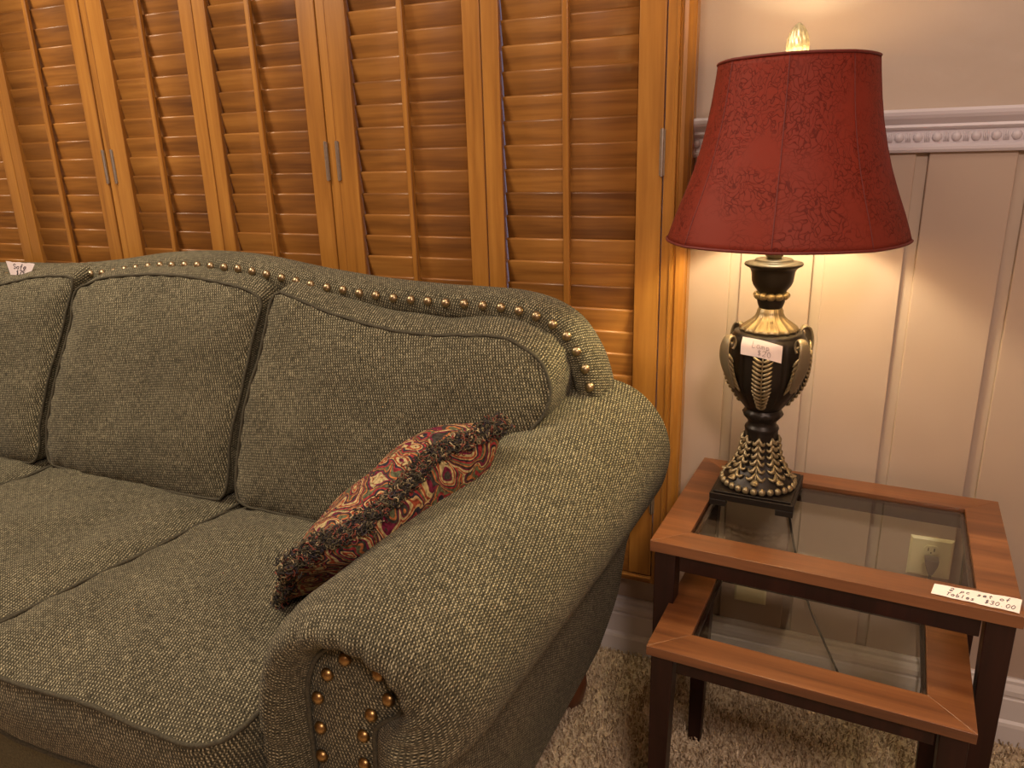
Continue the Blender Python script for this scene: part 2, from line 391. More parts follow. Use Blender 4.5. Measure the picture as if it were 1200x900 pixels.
# ================================================================ ROOM
XL, XR, YF, H = -3.45, 2.3, -4.0, 2.5
WX0, WX1, WZ0, WZ1 = -2.93, -.36, .285, 2.15       # window opening
b = MB(); b.box(XL-.1, XR+.1, YF-.1, .16, -.1, 0); fl = b.obj('floor', CARPET, kind='structure', smooth=False)
b = MB(); b.box(XL-.1, XR+.1, YF-.1, .16, H, H+.1); b.obj('ceiling', CEIL, kind='structure', smooth=False)
b = MB(); b.box(XL-.1, XL, YF, .16, 0, H); b.obj('wall_left', ROOM, kind='structure', smooth=False)
b = MB(); b.box(XR, XR+.1, YF, .16, 0, H); b.obj('wall_right', ROOM, kind='structure', smooth=False)
b = MB(); b.box(XL-.1, XR+.1, YF-.1, YF, 0, H); b.obj('wall_front', ROOM, kind='structure', smooth=False)
# back wall: plain plaster above the rail, grooved boards below it, hole for the window
RAILZ = 1.345
b = MB()
b.box(XL, WX0, .008, .14, 0, H); b.box(WX0, WX1, .008, .14, 0, WZ0); b.box(WX0, WX1, .008, .14, WZ1, H); b.box(WX1, XR, .008, .14, 0, H)
wb = b.obj('wall_back', WALL_UP, kind='structure', smooth=False)
b = MB()
b.box(-.36, XR, 0, .008, RAILZ, H); b.box(XL, WX0, 0, .008, 0, H); b.box(WX0, WX1, 0, .008, WZ1, H); b.box(WX0, WX1, 0, .008, 0, WZ0)
b.obj('plaster_face', WALL_UP, wb, smooth=False)
b = MB(); gx = [-.36]
g0 = -.228
while g0 < XR:
    gx += [g0-.011, g0+.011]; g0 += .1725
gx.append(XR)
for i in range(0, len(gx)-1, 2): b.box(gx[i], gx[i+1], 0, .0081, .0, RAILZ)
b.obj('panel_boards', WALL_LOW, wb, bevel=.003)

# chair rail with a bead course
prof = [(0, 1.302), (-.010, 1.303), (-.013, 1.308), (-.013, 1.313), (-.009, 1.317), (-.006, 1.319), (-.006, 1.343), (-.011, 1.346), (-.014, 1.350), (-.013, 1.355), (-.017, 1.360), (-.022, 1.366), (-.025, 1.372), (-.026, 1.378), (-.023, 1.383), (0, 1.384)]
def extrude_x(prof_, x0, x1):
    b_ = MB(); n = len(prof_)
    b_.add([(x0, y, z) for y, z in prof_]+[(x1, y, z) for y, z in prof_], [[i, i+1, n+i+1, n+i] for i in range(n-1)]+[list(range(n))[::-1], [n+i for i in range(n)], [n-1, 0, n, 2*n-1]])
    return b_
b = extrude_x(prof, -.336, XR)
rail = b.obj('trim_1', WHITE, kind='structure', smooth=False, label='white moulded chair rail with a bead course')
b = MB(); x = -.325
k = 0
while x < 1.3:
    if k % 2 == 0: b.ball((x, -.006, 1.331), .0095, 10, (.95, .75, 1.0))
    else:
        for q in (-.0035, 0, .0035): b.tube([(x+q, -.0065, 1.3225), (x+q, -.0065, 1.3395)], .0014, 6)
    x += .0165 if k % 2 == 0 else .0165
    k += 1
b.obj('bead_course', WHITE, rail)
# baseboard
bp = [(0, .165), (-.006, .165), (-.010, .160), (-.010, .152), (-.016, .148), (-.020, .140), (-.020, .128), (-.014, .122), (-.014, .118), (-.017, .115), (-.017, .062), (-.022, .056), (-.024, .048), (-.024, .0), (0, 0)]
b = extrude_x(bp, XL, XR); b.obj('baseboard_back', BASEW, kind='structure', smooth=False)

# window behind the shutters
wn = MB()
for (x0, x1, z0, z1) in ((WX0, WX1, WZ0, WZ0+.05), (WX0, WX1, WZ1-.05, WZ1), (WX0, WX0+.05, WZ0+.05, WZ1-.05), (WX1-.05, WX1, WZ0+.05, WZ1-.05), (-1.29, -1.23, WZ0+.05, WZ1-.05), (-2.11, -2.05, WZ0+.05, WZ1-.05)):
    wn.box(x0, x1, .06, .11, z0, z1)
win = wn.obj('window_1', BASEW, kind='structure', smooth=False, bevel=.003)
g_ = MB(); g_.box(WX0+.02, WX1-.02, .080, .086, WZ0+.02, WZ1-.02); g_.obj('glass', WGLASS, win, smooth=False)

# wooden casing / shutter frame
YS = -.05
b = MB()
def casing_v(b, xi, xo):   # stepped upright moulding, xi inner edge, xo outer edge (world x)
    s = 1 if xo > xi else -1
    pr = [(0, -.002), (0, -.050), (.018, -.050), (.020, -.054), (.026, -.054), (.028, -.047), (.031, -.047), (.034, -.051), (.042, -.049), (.050, -.040), (.054, -.030), (.056, -.030), (.056, -.001)]
    w = abs(xo-xi)/.056
    P0 = [(xi+s*u*w, y, .250) for u, y in pr]; P1 = [(xi+s*u*w, y, 2.24) for u, y in pr]; n = len(pr)
    b.add(P0+P1, [[i, i+1, n+i+1, n+i] for i in range(n-1)]+[list(range(n)), [n+i for i in range(n)][::-1], [n-1, 0, n, 2*n-1]])
casing_v(b, -.385, -.329); cs = b.obj('trim_2', SH_V, kind='structure', smooth=False, label='upright moulded wooden casing right of the shutters')
b = MB(); casing_v(b, -2.935, -2.99); b.obj('trim_3', SH_V, kind='structure', smooth=False, label='upright moulded wooden casing left of the shutters')
b = MB(); b.box(-2.935, -.385, -.052, -.001, .250, .270); b.box(-2.935, -.385, -.056, -.050, .258, .268); b.obj('trim_4', SH_H, kind='structure', smooth=False, bevel=.003, label='wooden bottom rail of the shutter frame')
b = MB(); b.box(-2.935, -.385, -.052, -.001, 2.06, 2.24); b.obj('trim_5', SH_H, kind='structure', smooth=False, bevel=.003, label='wooden head of the shutter frame')
for i, x in enumerate((-2.0835, -1.258)):
    b = MB(); b.box(x-.0135, x+.0135, -.047, -.001, .271, 2.059); b.obj('trim_%d' % (6+i), SH_V, kind='structure', smooth=False, bevel=.002, label=('narrow wooden post between the shutter pairs, further left', 'narrow wooden post between the shutter pairs, nearer the lamp')[i])

ZB, ZT = .272, 2.057
def shutter(xl, ol, orr, xr, label, hinge_x):
    t = thing('shutter_panel', label, 'shutter', ((xl+xr)/2, -.03, ZB), 0, 'louvred wooden shutter panels over the window')
    e = .0012
    for a, c in ((xl+e, ol), (orr, xr-e)):
        b = MB(); b.box(a, c, -.050, -.020, ZB, ZT); b.obj('stile', SH_V, t, bevel=.0025)
    b = MB(); b.box(ol, orr, -.048, -.022, ZB, .385); b.obj('bottom_rail', SH_H, t, bevel=.002)
    b = MB(); b.box(ol, orr, -.048, -.022, 1.922, ZT); b.obj('top_rail', SH_H, t, bevel=.002)
    # stop bead
    b = MB()
    z = 1.395-.054*18
    b = MB(); hw = .0315; th = .0046; tilt = math.radians(9.5)
    while z < 1.965:
        # top (front) edge of the louver at height z
        ex = [(-.041, z)]
        n = 10; pts = []
        cy_, cz_ = -.0385 + hw*math.sin(tilt), z - hw*math.cos(tilt)
        for k in range(2*n):
            a = PI*(k % n)/(n-1)-PI/2; sg = 1 if k < n else -1
            u = sg*(hw-th+th*math.cos(a)); w = sg*th*math.sin(a)
            pts.append((cy_ - u*math.sin(tilt) - w*math.cos(tilt), cz_ + u*math.cos(tilt) - w*math.sin(tilt)))
        jt = random.uniform(-.0008, .0008)
        P0 = [(ol+.0030, y+jt, zz) for y, zz in pts]; P1 = [(orr-.0018, y+jt, zz) for y, zz in pts]; m_ = len(pts)
        if z-.06 > .385-.03 and z < 1.965:
            b.add(P0+P1, [[i, (i+1) % m_, m_+(i+1) % m_, m_+i] for i in range(m_)]+[list(range(m_))[::-1], [m_+i for i in range(m_)]])
        z += .054
    b.obj('louvers', SH_H, t)
    xc = (ol+orr)/2
    b = MB(); b.box(xc-.0085, xc+.0085, -.0595, -.0455, .42, 1.93); b.obj('tilt_rod', SH_V, t, bevel=.004)
    for hx in hinge_x:
        for hz in (.50, 1.315):
            b = MB(); b.tube([(hx, -.0525, hz-.05), (hx, -.0525, hz+.05)], .0035, 10)
            b.box(hx-.006, hx+.006, -.0515, -.0495, hz-.048, hz+.048)
            b.obj('hinge', NICKEL, t, smooth=False)
    return t
shutter(-2.93, -2.885, -2.575, -2.527, 'louvred wooden shutter panel at the far left edge of the window', ())
shutter(-2.527, -2.480, -2.153, -2.098, 'louvred wooden shutter panel behind the paper tag, left of the far post', (-2.102,))
shutter(-2.069, -2.006, -1.718, -1.671, 'louvred wooden shutter panel behind the middle back cushion', (-2.065,))
shutter(-1.671, -1.626, -1.329, -1.272, 'louvred wooden shutter panel behind the gap of middle and right cushions', (-1.276,))
shutter(-1.244, -1.183, -.864, -.817, 'louvred wooden shutter panel behind the right back cushion', (-1.240,))
shutter(-.817, -.771, -.446, -.387, 'louvred wooden shutter panel nearest the lamp', (-.389,))

# ================================================================ SOFA
SX = -1.68
sofa = thing('sofa', 'olive green camel-back sofa with rolled arms and brass nailheads', 'sofa', (SX, -.6, 0))
def arm_sections():
    F = [(-.775,.11),(-.79,.30),(-.795,.50),(-.765,.62),(-.70,.69),(-.61,.715),(-.52,.70),(-.45,.655),(-.41,.59),(-.415,.52),(-.455,.475),(-.485,.42),(-.49,.28),(-.495,.11)]
    B = [(-.73,.11),(-.745,.30),(-.75,.50),(-.725,.68),(-.64,.785),(-.54,.828),(-.44,.825),(-.365,.775),(-.325,.69),(-.335,.60),(-.375,.52),(-.415,.44),(-.440,.28),(-.485,.11)]
    P = [(-.70,.14),(-.71,.30),(-.712,.50),(-.698,.57),(-.668,.615),(-.62,.636),(-.575,.628),(-.540,.600),(-.530,.563),(-.545,.532),(-.572,.512),(-.590,.475),(-.592,.30),(-.590,.14)]
    return F, B, P
def lerp(a, b_, t): return [(p[0]*(1-t)+q[0]*t, p[1]*(1-t)+q[1]*t) for p, q in zip(a, b_)]
def wr(p, s=9, a=.004): 
    return noise.noise(Vector(p)*s)*a + noise.noise(Vector(p)*s*2.7)*a*.4
def mirror(b):
    b.v = [(2*SX-p[0], p[1], p[2]) for p in b.v]; b.f = [f[::-1] for f in b.f]; b.uv = {k: u[::-1] for k, u in b.uv.items()}
def make_arm(side):
    F, B, P = arm_sections(); NU = 110; YF_, YB = -.93, -.17
    rows = []; U_ = []
    ys = list(np.linspace(YB, YF_, 46))
    base = None
    for y in ys:
        t = (y-YF_)/(YB-YF_); t2 = t**1.15
        s_ = cr(lerp(F, B, t2), NU)
        if base is None: base = np.r_[0, np.cumsum(np.linalg.norm(np.diff(cr(lerp(F, B, .5), NU), axis=0), axis=1))]
        row = []
        for j, (x, z) in enumerate(s_):
            z -= .026*math.sin(PI*min(1, t))*max(0, min(1, (z-.45)/.25))
            # soft creases where the cushion presses near the back
            w = wr((x, y, z), 6, .006)
            cre = .0022*math.sin(y*95+3*noise.noise(Vector((x*8, y*8, z*8)))*2)*math.exp(-((y+.42)/.13)**2)*(1 if .55 < j/NU*1.0+.15 < .85 else .3)
            row.append((x+w*.5, y, z+w+cre))
        rows.append(row); U_.append([(base[j], y) for j in range(NU)])
    prof = [(.0, -.93), (.02, -.952), (.06, -.978), (.13, -1.002), (.22, -1.020), (.34, -1.031), (.48, -1.034), (.62, -1.030), (.76, -1.018), (.88, -1.000), (.96, -.984), (1.0, -.972)]
    vy = YF_
    for k in range(1, len(prof)):
        s_, y = prof[k]
        vy -= math.hypot((s_-prof[k-1][0])*.1, y-prof[k-1][1])
        sec = cr(F, NU); pn = cr(P, NU)
        row = []
        for j in range(NU):
            x = sec[j][0]*(1-s_)+pn[j][0]*s_; z = sec[j][1]*(1-s_)+pn[j][1]*s_
            gth = .0035*math.sin(j*1.9+2*noise.noise(Vector((j*.15, 0, 3))))*math.sin(PI*min(1, s_*1.0))*(1 if .22 < j/NU < .72 else .25)
            w = wr((x, y, z), 14, .003)
            row.append((x, y+gth+w, z+w*.5))
        rows.append(row); U_.append([(base[j], vy) for j in range(NU)])
    b_ = MB(); b_.grid(rows, (U_, 0))
    # back cap
    c = rows[0]; b_.add([c[0], c[-1]]+c, [list(range(2, 2+NU))], [(p[0], p[2]) for p in [c[0], c[-1]]+c])
    if side < 0: mirror(b_)
    else: b_.f = [f[::-1] for f in b_.f]; b_.uv = {k: u[::-1] for k, u in b_.uv.items()}
    arm = b_.obj('arm', FAB, sofa)
    # face panel
    b_ = MB(); pn = cr(P, NU)
    ctr = np.array([(p[0], p[1]) for p in pn])
    rows = []; U_ = []
    half = NU//2
    for i in range(half):      # pair inner-side point i with outer-side point NU-1-i
        a, c = pn[i], pn[NU-1-i]
        row = []; uu = []
        for q in range(9):
            t = q/8; x = a[0]*(1-t)+c[0]*t; z = a[1]*(1-t)+c[1]*t
            e_ = min(t, 1-t, (half-1-i)/10)*2; y = -.974-.010*min(1, e_*2)
            row.append((x, y+.0012*math.sin(x*2*PI/.009), z)); uu.append((x, z))
        rows.append(row); U_.append(uu)
    b_.grid(rows, (U_, 0))
    if side < 0: mirror(b_)
    pan = b_.obj('arm_panel', FAB, arm)
    b_ = MB(); b_.tube([(x, -.982, z) for x, z in pn], .0042, 8)
    if side < 0: mirror(b_)
    b_.obj('piping', PIPE, arm)
    return arm, pan
arm_r, pan_r = make_arm(1)
arm_l, pan_l = make_arm(-1)
# nailheads
nb = MB(); nb.lathe([(.0112, 0), (.0112, .0014), (.0100, .0046), (.0073, .0074), (.0036, .0090), (0.0001, .0095)], 16)
nail = nb.obj('nail_head', BRASS, None)
first = True
apos = [(-.628,.612),(-.570,.602),(-.664,.575),(-.688,.525),(-.556,.562),(-.590,.524),(-.690,.468),(-.608,.480),(-.694,.412),(-.612,.425),(-.694,.355),(-.612,.368),(-.692,.298),(-.611,.31),(-.690,.24),(-.610,.25),(-.688,.185),(-.609,.19)]
for (x, z) in apos:
    inst(nail, 'nail_head', pan_r, (x, -.984, z), (PI/2, 0, 0), first); first = False
for (x, z) in apos:
    inst(nail, 'nail_head', pan_l, (2*SX-x, -.984, z), (PI/2, 0, 0))
nb2 = nail.data.copy(); nb2.materials.clear(); nb2.materials.append(BRASS_B)
nail2 = bpy.data.objects.new('nail_head', nb2); C.objects.link(nail2)

# backrest
top = [(-2.93,.70),(-2.925,.80),(-2.905,.88),(-2.86,.95),(-2.79,1.0),(-2.70,1.02),(-2.56,1.028),(-2.39,1.034),(-2.156,1.039),(-1.936,1.058),(-1.75,1.082),(-1.605,1.091),(-1.48,1.089),(-1.374,1.080),(-1.25,1.062),(-1.117,1.046),(-1.0,1.036),(-.881,1.030),(-.766,1.028),(-.666,1.024),(-.586,1.006),(-.525,.968),(-.48,.905),(-.455,.833),(-.445,.76),(-.44,.68)]
tc_ = cr(top, 190)
tan = np.gradient(tc_, axis=0); tan /= np.linalg.norm(tan, axis=1)[:, None]
nrm = np.stack([-tan[:, 1], tan[:, 0]], 1)          # points outwards / upwards
# (n offset, y): from the back, over the rounded top edge, front border, recess
sect = [(-.10, -.145), (-.03, -.145), (-.010, -.152), (-.002, -.168), (0, -.190), (-.003, -.215), (-.010, -.236), (-.022, -.247), (-.035, -.250), (-.055, -.249), (-.066, -.243), (-.070, -.232), (-.075, -.226), (-.09, -.226)]
rows = []; U_ = []
arc = np.r_[0, np.cumsum(np.linalg.norm(np.diff(tc_, axis=0), axis=1))]
for i, (x, z) in enumerate(tc_):
    row = []; uu = []; L = 0
    w = wr((x, 0, z), 9, .003)
    row.append((x+nrm[i][0]*-.10, -.145, .15)); uu.append((arc[i], -1.0))
    for k, (n_, y) in enumerate(sect):
        if k: L += math.hypot(n_-sect[k-1][0], y-sect[k-1][1])
        row.append((x+nrm[i][0]*n_, y+w, z+nrm[i][1]*n_)); uu.append((arc[i], L))
    row.append((x+nrm[i][0]*-.09, -.226, .15)); uu.append((arc[i], L+.6))
    rows.append(row); U_.append(uu)
b = MB(); b.grid(rows, (U_, 0)); back = b.obj('backrest', FAB, sofa)
s_ = .03; first = True
while s_ < arc[-1]-.05:
    x = np.interp(s_, arc, tc_[:, 0]); z = np.interp(s_, arc, tc_[:, 1]); nx = np.interp(s_, arc, nrm[:, 0]); nz_ = np.interp(s_, arc, nrm[:, 1])
    o_ = -.031+random.uniform(-.0012, .0012)
    inst(nail2, 'nail_head', back, (x+nx*o_, -.2485+wr((x, 0, z), 9, .003), z+nz_*o_), (PI/2-.25, 0, 0), first); first = False
    s_ += .0465+random.uniform(-.002, .002)

# base under the cushions
b = MB()
b.box(SX-1.13, SX+1.13, -1.045, -.16, .10, .335)
o = b.obj('base_frame', simple('olive_base_cloth', (.10, .088, .048), .92, 0, .35, 220, .5, .001), sofa, bevel=.012)
# feet
def foot(x, y):
    b_ = MB(); b_.lathe([(.026, 0), (.032, .006), (.040, .03), (.045, .06), (.043, .085), (.034, .10), (.034, .112)], 24, (x, y, 0)); b_.obj('foot', FOOTW, sofa)
for fx in (-.535, 2*SX+.535):
    for fy in (-.262, -.93): foot(fx, fy)

# cushions ---------------------------------------------------------
def cushion(name, outline, O, Uv, Vv, N_, T, crown, parent, seed=0, crownb=.02, puff=.012, shear=(0, 0), topf=0):
    """boxed cushion: outline (u,v) on the front face, gusset T deep behind it along -N"""
    O = Vector(O); Uv = Vector(Uv); Vv = Vector(Vv); N_ = Vector(N_)
    n = 120; ol = cr(outline, n, closed=True); ctr = ol.mean(axis=0)
    ar = np.r_[0, np.cumsum(np.linalg.norm(np.diff(np.r_[ol, ol[:1]], axis=0), axis=1))]
    tg = np.roll(ol, -1, 0)-np.roll(ol, 1, 0); tg /= np.linalg.norm(tg, axis=1)[:, None]
    ar2 = .5*np.sum(ol[:, 0]*np.roll(ol[:, 1], -1)-ol[:, 1]*np.roll(ol[:, 0], -1))
    on = np.stack([tg[:, 1], -tg[:, 0]], 1)*(1 if ar2 > 0 else -1)
    def P3(u, v, h):
        p = O+Uv*u+Vv*v+N_*h
        w = noise.noise(p*6+Vector((seed*5, 0, 0)))*.011+noise.noise(p*19+Vector((0, seed*3, 0)))*.0030
        return p+N_*w
    rows = []; UU = []
    NR = 26
    for k in range(NR+1):                 # front face from centre to seam
        r = (k/NR); row = []; uu = []
        for j in range(n):
            u = ctr[0]+(ol[j][0]-ctr[0])*r; v = ctr[1]+(ol[j][1]-ctr[1])*r
            h = crown*(1-r**3.2)**.75 if r < 1 else 0
            # pucker ripples along the seam
            pk = .0026*math.sin(ar[j]*2*PI/.028+seed)*math.exp(-((1-r)/.07)**2)
            row.append(P3(u, v, h+pk)); uu.append((u, v))
        rows.append(row); UU.append(uu)
    b_ = MB(); b_.grid(rows, (UU, 0), closed=True)
    # gusset
    rows = []; UU = []
    for k in range(13):
        t = k/12; h = -T*t; pf = puff*math.sin(PI*t)**.7 if 0 < t < 1 else 0; tf = topf*math.sin(PI*t)**.7 if 0 < t < 1 else 0; row = []; uu = []
        for j in range(n):
            rp = .0024*math.sin(ar[j]*2*PI/.022+seed*2)*math.sin(PI*t)
            row.append(P3(ol[j][0]+on[j][0]*(pf+rp+tf*max(0, on[j][1]))+shear[0]*t, ol[j][1]+on[j][1]*(pf+rp+tf*max(0, on[j][1]))+shear[1]*t, h)); uu.append((ar[j], h))
        rows.append(row); UU.append(uu)
    b_.grid(rows, (UU, ar[-1]), closed=True)
    rows = []; UU = []
    for k in range(9):
        r = 1-k/8; row = []; uu = []
        for j in range(n):
            u = ctr[0]+(ol[j][0]-ctr[0])*r+shear[0]; v = ctr[1]+(ol[j][1]-ctr[1])*r+shear[1]
            row.append(P3(u, v, -T-crownb*(1-r**3))); uu.append((u, v))
        rows.append(row); UU.append(uu)
    b_.grid(rows, (UU, 0), closed=True)
    if ar2 < 0: b_.f = [f[::-1] for f in b_.f]; b_.uv = {k: u[::-1] for k, u in b_.uv.items()}
    cu = b_.obj(name, FAB, parent)
    b_ = MB()
    b_.tube([P3(ol[j][0]+on[j][0]*(.002+.0022*noise.noise(Vector((ol[j][0]*32, ol[j][1]*32, seed)))), ol[j][1]+on[j][1]*(.002+.0022*noise.noise(Vector((ol[j][0]*32, ol[j][1]*32, seed)))), .001) for j in range(n)], .0038, 8, closed=True)
    b_.tube([P3(ol[j][0]+on[j][0]*.002+shear[0], ol[j][1]+on[j][1]*.002+shear[1], -T) for j in range(n)], .0043, 8, closed=True)
    b_.obj('piping', PIPE, cu)
    return cu
def rounded(poly, r=.03):
    out = []; n = len(poly)
    for i in range(n):
        p = Vector(poly[i]); a = Vector(poly[i-1]); c = Vector(poly[(i+1) % n])
        d1 = (a-p).normalized(); d2 = (c-p).normalized()
        for k in range(7):
            t = k/6; out.append(tuple(p+d1*r*(1-t)**2+d2*r*t*t))
        for t in (.15, .3, .5, .7, .85): out.append(tuple(p.lerp(c, t)))
    return out
X_, Y_, Z_ = (1, 0, 0), (0, 1, 0), (0, 0, 1)
for poly, sd in (([(-2.60, -1.10), (-2.098, -1.10), (-2.075, -.32), (-2.59, -.32)], 1), ([(-2.090, -1.105), (-1.452, -1.105), (-1.347, -.32), (-2.067, -.32)], 2), ([(-1.444, -1.105), (-.800, -1.100), (-.765, -.32), (-1.339, -.32)], 3)):
    cushion('seat_cushion', rounded(poly, .055), (0, 0, .483), X_, Y_, Z_, .135, .022, sofa, sd, .004, .010)
LN = math.radians(17)
Vv = (0, math.sin(LN), math.cos(LN)); Nn = (0, -math.cos(LN), math.sin(LN))
mid_o = [(-1.99,.500),(-1.93,.532),(-1.869,.548),(-1.75,.562),(-1.631,.565),(-1.54,.562),(-1.453,.553),(-1.37,.54),(-1.330,.524),(-1.318,.512),(-1.322,.49),(-1.334,.44),(-1.358,.30),(-1.379,.158),(-1.388,.05),(-1.398,.018),(-1.42,.006),(-1.56,.004),(-1.728,.003),(-1.90,.004),(-2.02,.010),(-2.05,.028),(-2.058,.097),(-2.045,.19),(-2.028,.28),(-1.998,.421)]
right_o = [(-1.285,.512),(-1.273,.533),(-1.262,.538),(-1.20,.522),(-1.121,.499),(-1.03,.480),(-.931,.466),(-.84,.463),(-.76,.467),(-.70,.470),(-.655,.469),(-.608,.453),(-.565,.427),(-.547,.397),(-.538,.362),(-.548,.318),(-.598,.262),(-.680,.20),(-.735,.10),(-.76,.03),(-.785,.008),(-.90,.004),(-1.082,.004),(-1.25,.004),(-1.325,.010),(-1.346,.035),(-1.350,.119),(-1.330,.255),(-1.300,.42)]
left_o = [(-2.56,.49),(-2.53,.515),(-2.45,.515),(-2.317,.512),(-2.23,.525),(-2.174,.537),(-2.083,.546),(-2.01,.545),(-1.996,.530),(-2.014,.455),(-2.054,.277),(-2.082,.16),(-2.086,.045),(-2.10,.012),(-2.14,.003),(-2.263,.002),(-2.42,.002),(-2.56,.003),(-2.60,.012),(-2.61,.04),(-2.605,.2),(-2.585,.35)]
for nm, oo, sd in (('back_cushion', left_o, 5), ('back_cushion', mid_o, 6), ('back_cushion', right_o, 7)):
    cushion(nm, oo[::-1], (0, -.462, .497), X_, Vv, Nn, .165, .034, sofa, sd, .012, .004, shear=(0.0, .046), topf=.026)

# ================================================================ THROW PILLOW
A = Vector((-.752, -.930, .682)); B_ = Vector((-.563, -.515, .826))
e1 = (B_-A).normalized(); Wd = Vector((-.65, .36, -.64)); Wd = (Wd-e1*Wd.dot(e1)).normalized(); Np = Wd.cross(e1)
if Np.z < 0: Np = -Np
Lp = (B_-A).length/2; Wp = .165
pc = (A+B_)/2+Wd*Wp+Np*.020
pil = thing('throw_pillow', 'paisley tapestry throw pillow with dark fringe lying against the sofa arm', 'pillow', tuple(pc-Vector((0, 0, .12))))
def pil_pt(s, t, side):
    # s along the seam, t across (-1 = edge towards the arm top), pinched corners
    k = 1-.10*(s*s*(1-abs(t))*0+t*t*s*s)
    pinch = 1-.07*(1-s*s)*(t*t)
    ps = s*Lp*(1-.06*(1-t*t)); pt = t*Wp*(1-.07*(1-s*s))
    h = (.078+.012*s)*max(0, (1-abs(s)**(2.4 if s < 0 else 5)))**.7*max(0, (1-abs(t)**2.6))**.62
    p = pc+e1*ps+Wd*pt+Np*(h*side)
    p += Np*.010*math.sin(s*5)*(-t)
    w = noise.noise(p*14)*.007*min(1, h/.02)
    return p+Np*w
b = MB(); NS = 44
for side in (1, -1):
    rows = []; UU = []
    for i in range(NS+1):
        s = -math.cos(PI*i/NS); s = math.copysign(abs(s)**.9, s)
        row = []; uu = []
        for j in range(NS+1):
            t = -math.cos(PI*j/NS); t = math.copysign(abs(t)**.9, t)
            row.append(pil_pt(s, t, side)); uu.append((s*Lp+side*.3, t*Wp))
        rows.append(row); UU.append(uu)
    b2 = MB(); b2.grid(rows, (UU, 0))
    if side < 0: b2.f = [f[::-1] for f in b2.f]; b2.uv = {k: u[::-1] for k, u in b2.uv.items()}
    o_ = len(b.f); vo = len(b.v)
    b.v += b2.v; b.f += [[q+vo for q in f] for f in b2.f]
    for k, u in b2.uv.items(): b.uv[k+o_] = u
b.obj('cover', TAP, pil)
b = MB()
def loop(p, n1_, n2_, R_, r):
    a0_ = random.uniform(0, 2*PI)
    b.tube([p+n1_*(R_*math.cos(a0_+k*1.05))+n2_*(R_*math.sin(a0_+k*1.05)) for k in range(5)], r, 4, cap=False)
for (axis, fix, n) in (('t', -1, 3000), ('s', 1, 1400), ('s', -1, 450), ('t', 1, 400)):
    for q in range(n):
        a = random.uniform(-1, 1)
        s, t = (a, fix) if axis == 't' else (fix, a)
        hs = random.choice((1, -1)); dd = random.uniform(0, .010)
        p = pil_pt(s*.995, t*.995, 1)
        p = p+Np*random.gauss(0, .008)-(Wd*t if axis == 't' else e1*s)*random.uniform(0, .006)
        out = (Wd*t if axis == 't' else e1*s)
        v1 = Vector((random.gauss(0, 1), random.gauss(0, 1), random.gauss(0, 1))).normalized(); v2 = v1.cross(Vector((random.gauss(0, 1), random.gauss(0, 1), random.gauss(0, 1)))).normalized()
        loop(p+out*random.uniform(-.001, .014), v1, v2, random.uniform(.0035, .0065), random.uniform(.0009, .0014))
b.obj('fringe', FRINGE, pil)

